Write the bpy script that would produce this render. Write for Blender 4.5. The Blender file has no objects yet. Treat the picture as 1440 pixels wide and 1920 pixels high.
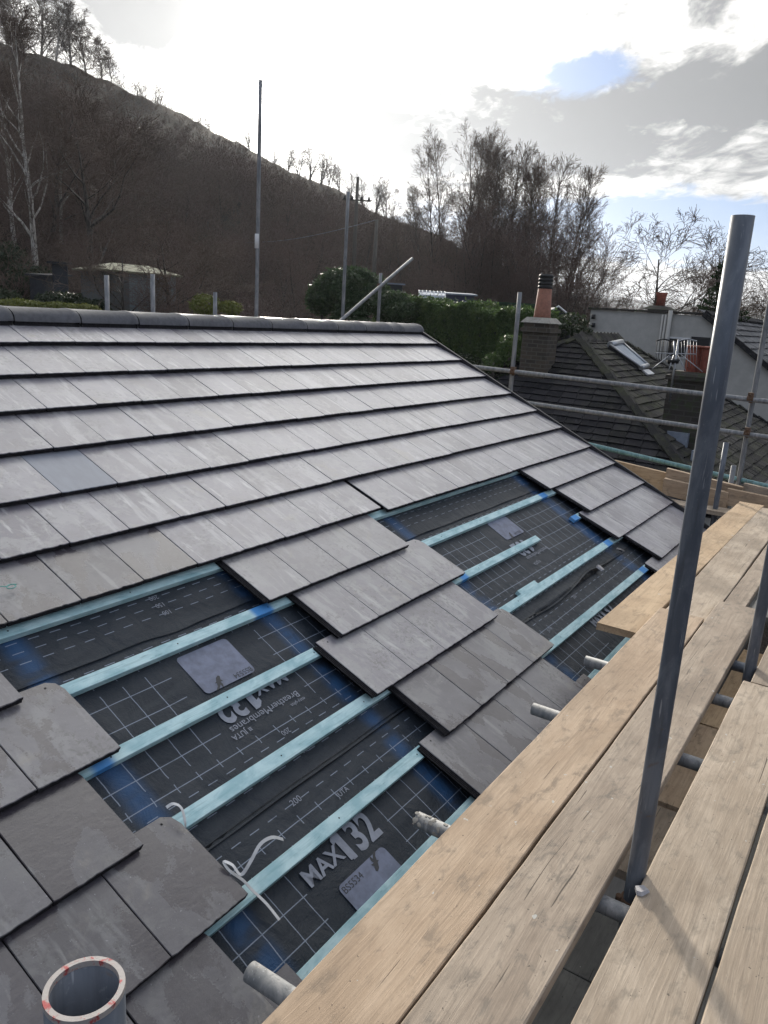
import bpy, math, random
import numpy as np
from mathutils import Vector, Matrix, noise
C = bpy.context.scene
COL = C.collection
rnd = random.Random(7)
R = math.radians

# ------------------------------------------------------------------ camera
FPX, YAW, PITCH, ROLL = 1463.47, 0.57026, 0.249249, 0.061007
cF = np.array([math.cos(YAW)*math.cos(PITCH), math.sin(YAW)*math.cos(PITCH), -math.sin(PITCH)])
cR0 = np.array([math.sin(YAW), -math.cos(YAW), 0.0]); cU0 = np.cross(cR0, cF)
cR = cR0*math.cos(ROLL)+cU0*math.sin(ROLL); cU = -cR0*math.sin(ROLL)+cU0*math.cos(ROLL)
cam = bpy.data.cameras.new('camera'); cam_o = bpy.data.objects.new('camera', cam); COL.objects.link(cam_o)
M = Matrix.Identity(4)
for i in range(3):
    M[i][0] = cR[i]; M[i][1] = cU[i]; M[i][2] = -cF[i]
cam_o.matrix_world = M
cam.sensor_fit = 'VERTICAL'; cam.sensor_height = 24; cam.sensor_width = 18
cam.lens = 24*FPX/1920; cam.clip_start = 0.05; cam.clip_end = 20000
C.camera = cam_o

# ------------------------------------------------------------------ light
SUN_AZ, SUN_EL = 41.4, 15.5
C.view_settings.view_transform = 'Standard'; C.view_settings.look = 'None'
C.view_settings.exposure = 0.62; HAZE = True; C.view_settings.gamma = 1.0
sd = Vector((math.cos(R(SUN_AZ))*math.cos(R(SUN_EL)), math.sin(R(SUN_AZ))*math.cos(R(SUN_EL)), math.sin(R(SUN_EL))))
sl = bpy.data.lights.new('sun', 'SUN'); sl.energy = 3.6; sl.angle = R(4); sl.color = (1.0, 0.93, 0.82)
so = bpy.data.objects.new('sun', sl); COL.objects.link(so)
so.rotation_euler = sd.to_track_quat('Z', 'Y').to_euler()
W = bpy.data.worlds.new('World'); C.world = W; W.use_nodes = True
C.cycles.max_bounces = 6; C.cycles.transparent_max_bounces = 12

# ------------------------------------------------------------------ node helper
class NT:
    def __init__(s, tree):
        s.t = tree; s.n = tree.nodes; s.l = tree.links; s.n.clear()
    def add(s, typ, **kw):
        n = s.n.new(typ)
        for k, v in kw.items():
            if k == 'ins':
                for a, b in v.items():
                    if hasattr(b, 'is_output') or isinstance(b, bpy.types.NodeSocket): s.l.new(b, n.inputs[a])
                    else: n.inputs[a].default_value = b
            else: setattr(n, k, v)
        return n
    def math(s, op, a, b=None, c=None, clamp=False):
        n = s.n.new('ShaderNodeMath'); n.operation = op; n.use_clamp = clamp
        for i, v in enumerate((a, b, c)):
            if v is None: continue
            if isinstance(v, bpy.types.NodeSocket): s.l.new(v, n.inputs[i])
            else: n.inputs[i].default_value = v
        return n.outputs[0]
    def vmath(s, op, a, b=None):
        n = s.n.new('ShaderNodeVectorMath'); n.operation = op
        for i, v in enumerate((a, b)):
            if v is None: continue
            if isinstance(v, bpy.types.NodeSocket): s.l.new(v, n.inputs[i])
            else: n.inputs[i].default_value = v
        return n.outputs['Value'] if op in ('DOT_PRODUCT', 'LENGTH', 'DISTANCE') else n.outputs[0]
    def mix(s, f, a, b, mode='MIX'):
        n = s.n.new('ShaderNodeMix'); n.data_type = 'RGBA'; n.blend_type = mode; n.clamp_factor = True
        for i, v in ((0, f), (6, a), (7, b)):
            if isinstance(v, bpy.types.NodeSocket): s.l.new(v, n.inputs[i])
            elif isinstance(v, (tuple, list)): n.inputs[i].default_value = (v[0], v[1], v[2], 1)
            else: n.inputs[i].default_value = v
        return n.outputs[2]
    def noise(s, vec, scale, detail=4, rough=0.55, dist=0.0, color=False):
        n = s.n.new('ShaderNodeTexNoise'); n.inputs['Scale'].default_value = scale
        n.inputs['Detail'].default_value = detail; n.inputs['Roughness'].default_value = rough
        n.inputs['Distortion'].default_value = dist
        if vec is not None: s.l.new(vec, n.inputs['Vector'])
        return n.outputs['Color'] if color else n.outputs['Fac']
    def ramp(s, f, lo, hi, a=0.0, b=1.0):
        n = s.n.new('ShaderNodeMapRange'); n.interpolation_type = 'SMOOTHSTEP'
        s.l.new(f, n.inputs[0]); n.inputs[1].default_value = lo; n.inputs[2].default_value = hi
        n.inputs[3].default_value = a; n.inputs[4].default_value = b
        return n.outputs[0]
    def mapping(s, vec, scale=(1, 1, 1), loc=(0, 0, 0), rot=(0, 0, 0)):
        n = s.n.new('ShaderNodeMapping'); s.l.new(vec, n.inputs[0])
        n.inputs['Scale'].default_value = scale; n.inputs['Location'].default_value = loc; n.inputs['Rotation'].default_value = rot
        return n.outputs[0]

def mat(name):
    m = bpy.data.materials.new(name); m.use_nodes = True
    return m, NT(m.node_tree)
def finish(nt, col, rough=0.6, bump=None, bstr=0.2, bdist=0.01, metal=0.0, spec=0.5, extra=None):
    b = nt.n.new('ShaderNodeBsdfPrincipled')
    if isinstance(col, bpy.types.NodeSocket): nt.l.new(col, b.inputs['Base Color'])
    else: b.inputs['Base Color'].default_value = (*col, 1)
    if isinstance(rough, bpy.types.NodeSocket): nt.l.new(rough, b.inputs['Roughness'])
    else: b.inputs['Roughness'].default_value = rough
    b.inputs['Metallic'].default_value = metal; b.inputs['Specular IOR Level'].default_value = spec
    if bump is not None:
        bn = nt.n.new('ShaderNodeBump'); bn.inputs['Strength'].default_value = bstr; bn.inputs['Distance'].default_value = bdist
        nt.l.new(bump, bn.inputs['Height']); nt.l.new(bn.outputs[0], b.inputs['Normal'])
    o = nt.n.new('ShaderNodeOutputMaterial'); nt.l.new(b.outputs[0], o.inputs[0])
    return b
def objvec(nt, rand=True):
    tc = nt.n.new('ShaderNodeTexCoord')
    if not rand: return tc.outputs['Object']
    oi = nt.n.new('ShaderNodeObjectInfo')
    m = nt.math('MULTIPLY', oi.outputs['Random'], 37.0)
    cb = nt.n.new('ShaderNodeCombineXYZ'); nt.l.new(m, cb.inputs[0]); nt.l.new(m, cb.inputs[1]); nt.l.new(m, cb.inputs[2])
    return nt.vmath('ADD', tc.outputs['Object'], cb.outputs[0])

# ------------------------------------------------------------------ pixel rays (photo measurements -> world points at a known depth or plane)
def ray(u, v): return cF + cR*(u-720)/FPX - cU*(v-960)/FPX
def at(u, v, depth): return ray(u, v)*depth
def onz(u, v, z): d = ray(u, v); return d*(z/d[2])
def ony(u, v, y): d = ray(u, v); return d*(y/d[1])
def onx(u, v, x): d = ray(u, v); return d*(x/d[0])

# ------------------------------------------------------------------ sky
def build_sky():
    nt = NT(W.node_tree)
    tc = nt.n.new('ShaderNodeTexCoord'); d = nt.vmath('NORMALIZE', tc.outputs['Generated'])
    sky = nt.add('ShaderNodeTexSky', sky_type='NISHITA', sun_disc=False, sun_elevation=R(SUN_EL), sun_rotation=R(90-SUN_AZ))
    sky.air_density = 1.0; sky.dust_density = 0.6; sky.ozone_density = 1.5
    sp = nt.n.new('ShaderNodeSeparateXYZ'); nt.l.new(d, sp.inputs[0])
    zz = nt.math('ADD', nt.math('MAXIMUM', sp.outputs[2], 0.0), 0.075)
    inv = nt.math('DIVIDE', 1.0, zz)
    sc = nt.add('ShaderNodeVectorMath', operation='SCALE'); nt.l.new(d, sc.inputs[0]); nt.l.new(inv, sc.inputs['Scale'])
    q = nt.mapping(sc.outputs[0], scale=(1, 1, 0.0), rot=(0, 0, R(-30)))
    n1 = nt.noise(nt.mapping(q, scale=(0.8, 1.0, 1), loc=(3.1, 1.7, 0)), 0.9, 8, 0.6, 0.35)
    n2 = nt.noise(nt.mapping(q, scale=(0.7, 1.1, 1), loc=(7.3, 2.2, 4)), 1.5, 9, 0.6, 0.4)
    def blob(u, v, a, b):
        c = ray(u, v); c = c/np.linalg.norm(c)
        r = np.cross(c, [0, 0, 1.0]); r /= np.linalg.norm(r); up = np.cross(r, c)
        du = nt.math('DIVIDE', nt.vmath('DOT_PRODUCT', d, tuple(r)), a)
        dv = nt.math('DIVIDE', nt.vmath('DOT_PRODUCT', d, tuple(up)), b)
        e = nt.math('ADD', nt.math('MULTIPLY', du, du), nt.math('MULTIPLY', dv, dv))
        front = nt.math('GREATER_THAN', nt.vmath('DOT_PRODUCT', d, tuple(c)), 0.3)
        return nt.math('MULTIPLY', nt.math('EXPONENT', nt.math('MULTIPLY', e, -1.0)), front)
    cover = n1
    for (u, v, a, b, k) in ((1290, 436, 0.24, 0.036, -0.85), (1110, 135, 0.055, 0.022, -0.34), (225, 135, 0.03, 0.022, -0.25), (860, 425, 0.1, 0.02, -0.22),
                            (1250, 520, 0.3, 0.018, 0.20), (1300, 405, 0.2, 0.012, 0.10)):
        cover = nt.math('ADD', cover, nt.math('MULTIPLY', blob(u, v, a, b), k))
    n4 = nt.noise(nt.mapping(q, scale=(1.0, 1.8, 1), loc=(4.3, 1.2, 7)), 3.4, 7, 0.62, 0.6)
    cover = nt.math('ADD', cover, nt.math('MULTIPLY', nt.math('SUBTRACT', n4, 0.5), 0.50))
    cm = nt.ramp(cover, 0.17, 0.36)
    # thickness: grey undersides of the thick clouds
    thick = n2
    for (u, v, a, b, k) in ((1380, 165, 0.20, 0.05, 0.22), (1180, 215, 0.16, 0.014, 0.16), (1000, 262, 0.12, 0.012, 0.18), (1290, 245, 0.2, 0.012, -0.12), (1150, 320, 0.2, 0.010, 0.12), (285, 15, 0.06, 0.035, 0.50), (725, 222, 0.03, 0.011, 0.50), (860, 285, 0.15, 0.018, 0.26), (760, 300, 0.06, 0.014, 0.2), (1200, 290, 0.25, 0.03, 0.10), (1000, 20, 0.12, 0.02, 0.08),
                            (1000, 190, 0.12, 0.02, 0.10), (1250, 355, 0.25, 0.03, -0.14), (560, 120, 0.16, 0.10, -0.2), (1250, 100, 0.10, 0.02, -0.14), (1010, 110, 0.06, 0.03, -0.1), (1300, 505, 0.3, 0.03, -0.2)):
        thick = nt.math('ADD', thick, nt.math('MULTIPLY', blob(u, v, a, b), k))
    n3 = nt.noise(nt.mapping(q, scale=(1.0, 1.6, 1), loc=(1.3, 5.2, 2)), 4.2, 6, 0.6, 0.5)
    thick = nt.math('ADD', thick, nt.math('MULTIPLY', nt.math('SUBTRACT', n3, 0.5), 0.75))
    tk = nt.ramp(thick, 0.38, 0.68)
    ccol = nt.mix(tk, (0.88, 0.87, 0.84), (0.20, 0.207, 0.218))
    ca = nt.math('MAXIMUM', nt.vmath('DOT_PRODUCT', d, tuple(sd)), 0.0)
    g1 = nt.math('MULTIPLY', nt.math('POWER', ca, 38.0), 1.7)
    g2 = nt.math('MULTIPLY', nt.math('POWER', ca, 600.0), 14.0)
    g3 = nt.math('MULTIPLY', nt.math('POWER', ca, 9.0), 0.20)
    hi = nt.math('MAXIMUM', nt.vmath('DOT_PRODUCT', d, (math.cos(R(22))*math.cos(R(44)), math.sin(R(22))*math.cos(R(44)), math.sin(R(44)))), 0.0)
    g3 = nt.math('ADD', g3, nt.math('MULTIPLY', nt.math('POWER', hi, 14.0), 1.5))   # added glow above the view, put in to give the roof tiles sheen
    thin = nt.math('SUBTRACT', 1.15, tk)
    gl = nt.math('MULTIPLY', nt.math('ADD', nt.math('ADD', g1, g3), g2), thin)
    back = nt.math('ADD', nt.math('MULTIPLY', nt.vmath('DOT_PRODUCT', d, tuple(sd)), 0.10), 0.72)
    glc = nt.vmath('SCALE', (1.0, 0.97, 0.91)); nt.l.new(gl, glc.node.inputs['Scale'])
    cc0 = nt.vmath('SCALE', ccol); nt.l.new(back, cc0.node.inputs['Scale'])
    tint = nt.mix(nt.ramp(nt.vmath('DOT_PRODUCT', d, tuple(sd)), -0.1, 0.75), (0.83, 0.94, 1.18), (1, 1, 1))
    lowsky = nt.vmath('SCALE', cc0); nt.l.new(nt.ramp(sp.outputs[2], 0.24, 0.50, 0.60, 1.15), lowsky.node.inputs['Scale']); cc0 = lowsky
    cc0 = nt.vmath('MULTIPLY', cc0, tint)
    ctot = nt.vmath('ADD', cc0, glc)
    bs = nt.vmath('SCALE', sky.outputs[0]); bs.node.inputs['Scale'].default_value = 0.085
    halo = nt.vmath('SCALE', (1, 0.97, 0.92)); nt.l.new(nt.math('MULTIPLY', nt.math('ADD', g1, g2), 0.45), halo.node.inputs['Scale'])
    bl = nt.mix(nt.ramp(sp.outputs[2], 0.0, 0.35), (0.095, 0.225, 0.46), (0.055, 0.145, 0.36))
    bsm = nt.mix(0.85, bs, bl)
    bs2 = nt.vmath('ADD', bsm, halo)
    tot = nt.mix(cm, bs2, ctot)
    bg = nt.n.new('ShaderNodeBackground'); nt.l.new(tot, bg.inputs[0]); bg.inputs[1].default_value = 1.0
    o = nt.n.new('ShaderNodeOutputWorld'); nt.l.new(bg.outputs[0], o.inputs[0])
build_sky()
W.cycles.sampling_method = 'MANUAL'; W.cycles.sample_map_resolution = 1024

# ------------------------------------------------------------------ object helpers
ROOT = {}
def tag(o, label=None, cat=None, group=None, kind=None):
    if label: o['label'] = label
    if cat: o['category'] = cat
    if group: o['group'] = group
    if kind: o['kind'] = kind
    return o
def thing(name, loc, label, cat, group=None):
    o = bpy.data.objects.new(name, None); o.location = tuple(loc); COL.objects.link(o)
    o.empty_display_size = 0.1
    ROOT[o.name] = np.array(loc, float)
    return tag(o, label, cat, group)
class MB:
    def __init__(s): s.v = []; s.f = []; s.m = []; s.n = 0; s.smooth = []; s.uv = []
    def add(s, verts, faces, mi=0, smooth=False, uv=None):
        verts = np.asarray(verts, float).reshape(-1, 3)
        s.v.append(verts)
        for f in faces: s.f.append(tuple(i+s.n for i in f)); s.m.append(mi); s.smooth.append(smooth)
        if uv is not None: s.uv.append(np.asarray(uv, float))
        s.n += len(verts)
    def box(s, a, b, mi=0):
        x0, y0, z0 = a; x1, y1, z1 = b
        v = [(x0,y0,z0),(x1,y0,z0),(x1,y1,z0),(x0,y1,z0),(x0,y0,z1),(x1,y0,z1),(x1,y1,z1),(x0,y1,z1)]
        s.add(v, [(0,3,2,1),(4,5,6,7),(0,1,5,4),(1,2,6,5),(2,3,7,6),(3,0,4,7)], mi)
    def hexa(s, v, mi=0):   # bottom quad then top quad
        s.add(v, [(0,3,2,1),(4,5,6,7),(0,1,5,4),(1,2,6,5),(2,3,7,6),(3,0,4,7)], mi)
    def frame(s, o, ax, ay, az, lo, hi, mi=0):
        o, ax, ay, az = (np.asarray(k, float) for k in (o, ax, ay, az))
        v = [o+ax*x+ay*y+az*z for z in (lo[2], hi[2]) for x, y in ((lo[0],lo[1]),(hi[0],lo[1]),(hi[0],hi[1]),(lo[0],hi[1]))]
        s.hexa(v, mi)
    def tube(s, pts, rad, n=12, mi=0, caps=True, smooth=True, hollow=0.0, cmi=None):
        pts = [np.asarray(p, float) for p in pts]; k = len(pts)
        rad = rad if isinstance(rad, (list, tuple)) else [rad]*k
        verts = []; prev = None
        for i, p in enumerate(pts):
            t = pts[min(i+1, k-1)]-pts[max(i-1, 0)]; t = t/(np.linalg.norm(t)+1e-12)
            if prev is None:
                a = np.array([0, 0, 1.0]) if abs(t[2]) < .9 else np.array([1.0, 0, 0])
                u = np.cross(t, a)
            else: u = prev-t*np.dot(prev, t)
            u = u/(np.linalg.norm(u)+1e-12); prev = u; w = np.cross(t, u)
            for j in range(n):
                an = 2*math.pi*j/n
                verts.append(p+rad[i]*(u*math.cos(an)+w*math.sin(an)))
        faces = [(i*n+j, i*n+(j+1) % n, (i+1)*n+(j+1) % n, (i+1)*n+j) for i in range(k-1) for j in range(n)]
        s.add(verts, faces, mi, smooth)
        if caps and not hollow:
            s.f.append(tuple(s.n-k*n+j for j in reversed(range(n)))); s.m.append(mi); s.smooth.append(False)
            s.f.append(tuple(s.n-n+j for j in range(n))); s.m.append(mi); s.smooth.append(False)
        if hollow:
            iv = []
            for i in range(k):
                for j in range(n):
                    o = verts[i*n+j]; iv.append(pts[i]+(o-pts[i])*hollow)
            b = s.n-k*n; c = s.n
            s.add(iv, [(i*n+j, (i+1)*n+j, (i+1)*n+(j+1) % n, i*n+(j+1) % n) for i in range(k-1) for j in range(n)], mi, smooth)
            for e, fl in ((0, False), (k-1, True)):
                for j in range(n):
                    q = (b+e*n+j, b+e*n+(j+1) % n, c+e*n+(j+1) % n, c+e*n+j)
                    s.f.append(q if not fl else q); s.m.append(mi if cmi is None else cmi); s.smooth.append(False)
    def build(s, name, mats, parent=None, loc=None, root=None):
        V = np.concatenate(s.v) if s.v else np.zeros((0, 3))
        if parent is not None:
            off = ROOT.get(parent.name)
        else: off = np.array(loc, float) if loc is not None else None
        if off is not None: V = V-off
        me = bpy.data.meshes.new(name)
        me.from_pydata(V.tolist(), [], s.f)
        me.polygons.foreach_set('material_index', s.m); me.polygons.foreach_set('use_smooth', s.smooth)
        for m_ in (mats if isinstance(mats, (list, tuple)) else [mats]): me.materials.append(m_)
        if s.uv:
            U = np.concatenate(s.uv); ul = me.uv_layers.new(name='UVMap')
            li = np.zeros(len(me.loops), dtype=np.int32); me.loops.foreach_get('vertex_index', li)
            ul.data.foreach_set('uv', U[li].astype(np.float32).ravel())
        me.update()
        o = bpy.data.objects.new(name, me); COL.objects.link(o)
        if parent is not None:
            o.parent = parent; ROOT[o.name] = off
        elif loc is not None: o.location = tuple(loc); ROOT[o.name] = off
        else: ROOT[o.name] = np.zeros(3)
        return o
def bulk(name, V, F, mats, parent=None, midx=None, loc=None):
    """fast mesh from arrays; F is (n,3) or (n,4)"""
    V = np.asarray(V, np.float32); F = np.asarray(F, np.int32)
    off = ROOT.get(parent.name) if parent is not None else (np.array(loc) if loc is not None else None)
    if off is not None: V = V-np.asarray(off, np.float32)
    me = bpy.data.meshes.new(name); k = F.shape[1]
    me.vertices.add(len(V)); me.vertices.foreach_set('co', V.ravel())
    me.loops.add(F.size); me.loops.foreach_set('vertex_index', F.ravel())
    me.polygons.add(len(F)); me.polygons.foreach_set('loop_start', np.arange(0, F.size, k, dtype=np.int32))
    me.polygons.foreach_set('loop_total', np.full(len(F), k, dtype=np.int32))
    for m_ in (mats if isinstance(mats, (list, tuple)) else [mats]): me.materials.append(m_)
    if midx is not None: me.polygons.foreach_set('material_index', np.asarray(midx, np.int32))
    me.update(calc_edges=True)
    o = bpy.data.objects.new(name, me); COL.objects.link(o)
    if parent is not None: o.parent = parent; ROOT[o.name] = off
    elif loc is not None: o.location = tuple(loc); ROOT[o.name] = np.array(loc, float)
    else: ROOT[o.name] = np.zeros(3)
    return o

# ------------------------------------------------------------------ materials
MT = {}
def m_tile(name, wet, light):
    m, nt = mat(name)
    geo = nt.n.new('ShaderNodeNewGeometry'); oi = nt.n.new('ShaderNodeObjectInfo')
    tc = nt.n.new('ShaderNodeTexCoord')
    isl = nt.math('FRACT', nt.math('ADD', nt.math('MULTIPLY', geo.outputs['Random Per Island'], 7.13), nt.math('MULTIPLY', oi.outputs['Random'], 3.7)))
    cb = nt.n.new('ShaderNodeCombineXYZ')
    for i, k in enumerate((19., 31., 7.)): nt.l.new(nt.math('MULTIPLY', isl, k), cb.inputs[i])
    vec = nt.vmath('ADD', tc.outputs['Object'], cb.outputs[0])
    st = nt.mapping(vec, scale=(7.0, 1.3, 1.3), rot=(0, 0, R(8)))
    n_st = nt.noise(st, 1.9, 5, 0.62, 0.3)
    n_pat = nt.noise(vec, 6.5, 7, 0.68, 0.5)
    n_fine = nt.noise(vec, 150, 3, 0.7)
    n_sp = nt.noise(vec, 38, 3, 0.75)
    L = lambda a, b, c: (a*light, b*light, c*light)
    n_big = nt.noise(vec, 2.3, 4, 0.6, 0.4)
    base = nt.mix(isl, L(0.150, 0.138, 0.166), L(0.275, 0.260, 0.290))
    base = nt.mix(nt.math('MULTIPLY', nt.ramp(n_big, 0.40, 0.64), 0.6), base, L(0.330, 0.316, 0.345))
    base = nt.mix(nt.math('MULTIPLY', nt.ramp(n_st, 0.52, 0.62), 0.65), base, L(0.44, 0.43, 0.44))
    base = nt.mix(nt.math('MULTIPLY', nt.ramp(n_pat, 0.50, 0.60), 0.5), base, L(0.400, 0.392, 0.385))
    base = nt.mix(nt.math('MULTIPLY', nt.ramp(n_pat, 0.48, 0.36), 0.40), base, L(0.140, 0.134, 0.150))
    tan = nt.ramp(nt.noise(vec, 3.1, 5, 0.7, 0.6), 0.58, 0.72)
    base = nt.mix(nt.math('MULTIPLY', tan, 0.45), base, (0.30, 0.27, 0.215))
    mot = nt.math('MULTIPLY', nt.ramp(nt.noise(vec, 48, 4, 0.7, 0.3), 0.50, 0.60), nt.ramp(nt.noise(nt.vmath('ADD', vec, (2, 7, 1)), 5.5, 3, 0.6), 0.46, 0.60))
    base = nt.mix(nt.math('MULTIPLY', mot, 0.60), base, L(0.12, 0.112, 0.118))
    pal = nt.ramp(nt.noise(nt.mapping(vec, scale=(5.0, 1.0, 1)), 3.1, 4, 0.6, 0.3), 0.60, 0.70)
    base = nt.mix(nt.math('MULTIPLY', pal, 0.60), base, L(0.60, 0.59, 0.58))
    scr = nt.ramp(nt.noise(nt.mapping(vec, scale=(1.0, 0.16, 1), rot=(0, 0, R(20))), 30, 3, 0.6, 0.2), 0.66, 0.70)
    base = nt.mix(nt.math('MULTIPLY', scr, 0.35), base, (0.07, 0.068, 0.072))
    sp = nt.ramp(n_sp, 0.68, 0.72)
    base = nt.mix(nt.math('MULTIPLY', sp, 0.55), base, (0.04, 0.04, 0.04))
    sp2 = nt.ramp(nt.noise(nt.vmath('ADD', vec, (5, 9, 2)), 110, 2, 0.7), 0.69, 0.73)
    base = nt.mix(nt.math('MULTIPLY', sp2, 0.5), base, (0.42, 0.42, 0.43))
    rough = nt.math('ADD', 0.20, nt.math('MULTIPLY', n_pat, 0.34))
    if wet > 0:
        wv = nt.mapping(vec, scale=(1.9, 1.0, 1.0), rot=(0, 0, R(12)))
        wn = nt.math('ADD', nt.noise(wv, 2.2, 4, 0.55, 0.35), nt.math('MULTIPLY', nt.math('SUBTRACT', n_fine, 0.5), 0.10))
        wm = nt.ramp(wn, 0.575-0.22*wet, 0.605-0.22*wet)
        base = nt.mix(nt.math('MULTIPLY', wm, 0.66), base, (0.044, 0.035, 0.043))
        rough = nt.math('SUBTRACT', rough, nt.math('MULTIPLY', wm, 0.16))
    riven = nt.noise(nt.mapping(vec, scale=(1.0, 2.4, 1.0), rot=(0, 0, R(25))), 22, 6, 0.6, 0.4)
    h = nt.math('ADD', nt.math('MULTIPLY', riven, 0.9), nt.math('MULTIPLY', n_fine, 0.25))
    b = finish(nt, base, rough, h, 0.40, 0.003, spec=0.75)
    b.inputs['Coat Weight'].default_value = 0.45; b.inputs['Coat Roughness'].default_value = 0.28; b.inputs['Coat IOR'].default_value = 1.6
    return m
MT['tile'] = m_tile('grey_concrete_tile', 0.0, 1.0)
MT['tile_damp'] = m_tile('damp_concrete_tile', 0.24, 0.55)
MT['tile_mid'] = m_tile('plain_concrete_tile', 0.0, 0.76)
MT['tile_wet'] = m_tile('wet_concrete_tile', 0.33, 0.38)
def simple(name, col, rough=0.6, nscale=20, var=0.3, bstr=0.2, metal=0.0, bd=0.005, spec=0.5, stretch=(1, 1, 1), rand=True):
    m, nt = mat(name); v = nt.mapping(objvec(nt, rand), scale=stretch)
    n = nt.noise(v, nscale, 6, 0.62, 0.2)
    n2 = nt.noise(v, nscale*0.17, 4, 0.6, 0.2)
    f = nt.math('ADD', nt.math('MULTIPLY', n, 0.6), nt.math('MULTIPLY', n2, 0.4))
    lo = tuple(max(0, c*(1-var)) for c in col); hi = tuple(c*(1+var) for c in col)
    c = nt.mix(nt.ramp(f, 0.32, 0.68), lo, hi)
    finish(nt, c, rough, n, bstr, bd, metal, spec)
    return m
MT['tile_blue'] = simple('smooth_bluish_tile', (0.27, 0.285, 0.325), 0.35, 9, 0.10, 0.08, stretch=(3, 1, 1))
MT['tile_edge'] = simple('dark_tile_edge', (0.022, 0.021, 0.024), 0.85, 90, 0.5, 0.4, spec=0.2)  # dark tile body; near-black tone also paints in shade under tails and ridge joints
MT['ridge'] = simple('dark_ridge_tile', (0.085, 0.084, 0.092), 0.42, 30, 0.3, 0.25)
MT['hole'] = simple('nail_hole', (0.004, 0.004, 0.004), 0.9)
MT['verge'] = simple('black_plastic_verge', (0.02, 0.02, 0.023), 0.45, 20, 0.2, 0.05)
MT['render'] = simple('grey_render', (0.43, 0.42, 0.39), 0.9, 4, 0.10, 0.15)
MT['wall'] = simple('house_wall', (0.22, 0.20, 0.17), 0.9, 6, 0.25, 0.2)
MT['black'] = simple('matt_black', (0.012, 0.012, 0.013), 0.6, 20, 0.2, 0.05)
MT['terracotta'] = simple('terracotta', (0.27, 0.115, 0.075), 0.75, 14, 0.25, 0.15)
MT['terracotta_dark'] = simple('sooty_terracotta', (0.20, 0.055, 0.035), 0.8, 14, 0.35, 0.15)
MT['mortar'] = simple('pale_mortar', (0.33, 0.31, 0.27), 0.9, 20, 0.25, 0.3)
MT['white'] = simple('white_plastic', (0.62, 0.62, 0.62), 0.5, 10, 0.12, 0.05)
MT['lead'] = simple('lead_flashing', (0.20, 0.23, 0.28), 0.5, 12, 0.2, 0.1)
MT['glass'] = simple('skylight_glass', (0.35, 0.40, 0.46), 0.08, 3, 0.1, 0.0)
MT['alu'] = simple('aluminium', (0.36, 0.37, 0.39), 0.4, 20, 0.15, 0.05, metal=0.8)
MT['rust'] = simple('rusty_coupler', (0.11, 0.065, 0.04), 0.8, 60, 0.5, 0.5)
MT['strap'] = simple('white_strap', (0.60, 0.60, 0.60), 0.4, 30, 0.15, 0.1)
MT['twine'] = simple('green_twine', (0.15, 0.42, 0.36), 0.7, 30, 0.2)
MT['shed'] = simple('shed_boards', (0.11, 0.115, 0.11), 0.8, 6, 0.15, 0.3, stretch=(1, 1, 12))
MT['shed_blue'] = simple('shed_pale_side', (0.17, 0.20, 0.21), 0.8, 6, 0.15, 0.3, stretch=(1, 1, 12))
MT['felt'] = simple('mossy_felt', (0.20, 0.20, 0.13), 0.9, 8, 0.3, 0.3)
MT['navy'] = simple('dark_blue_boards', (0.03, 0.035, 0.07), 0.7, 8, 0.2, 0.2)
MT['greenfence'] = simple('green_fence_paint', (0.03, 0.06, 0.035), 0.8, 8, 0.3, 0.2)
MT['wood_post'] = simple('weathered_post', (0.10, 0.09, 0.075), 0.85, 20, 0.3, 0.3, stretch=(6, 6, 1))
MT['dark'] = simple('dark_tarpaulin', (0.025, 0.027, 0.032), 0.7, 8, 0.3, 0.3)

def m_galv(name, base=(0.17, 0.18, 0.19), bright=(0.30, 0.30, 0.30), metal=0.15, rough=0.6):
    m, nt = mat(name); v = objvec(nt)
    n = nt.noise(nt.mapping(v, scale=(3, 3, 0.8)), 9, 6, 0.65, 0.4); s = nt.noise(v, 160, 2, 0.6)
    c = nt.mix(nt.ramp(n, 0.40, 0.68), base, bright)
    c = nt.mix(nt.math('MULTIPLY', nt.ramp(s, 0.66, 0.72), 0.12), c, (0.5, 0.5, 0.5))
    st = nt.noise(nt.mapping(v, scale=(9, 9, 0.4)), 6, 4, 0.6)
    c = nt.mix(nt.math('MULTIPLY', nt.ramp(st, 0.56, 0.66), 0.55), c, (0.07, 0.075, 0.085))
    ru = nt.noise(v, 14, 5, 0.7, 0.5); c = nt.mix(nt.math('MULTIPLY', nt.ramp(ru, 0.62, 0.70), 0.5), c, (0.13, 0.085, 0.055))
    sc_ = nt.noise(nt.mapping(v, scale=(30, 30, 2.0)), 5, 2, 0.5); c = nt.mix(nt.math('MULTIPLY', nt.ramp(sc_, 0.68, 0.72), 0.5), c, (0.42, 0.43, 0.44))
    finish(nt, c, nt.math('ADD', rough-0.1, nt.math('MULTIPLY', n, 0.25)), n, 0.12, 0.002, metal)
    return m
MT['galv'] = m_galv('galvanised_steel')
MT['galv_dark'] = m_galv('dull_galvanised_steel', (0.085, 0.098, 0.12), (0.15, 0.165, 0.19), 0.25, 0.5)
MT['galv_teal'] = m_galv('teal_painted_tube', (0.10, 0.22, 0.23), (0.20, 0.34, 0.35), 0.1, 0.6)
def m_rim():
    m, nt = mat('red_marked_rim'); v = objvec(nt)
    n = nt.noise(v, 70, 5, 0.7, 0.3); c = nt.mix(nt.ramp(n, 0.53, 0.62), (0.36, 0.33, 0.31), (0.36, 0.05, 0.05))
    finish(nt, c, 0.6, n, 0.2, 0.002); return m
MT['rim'] = m_rim()

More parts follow.
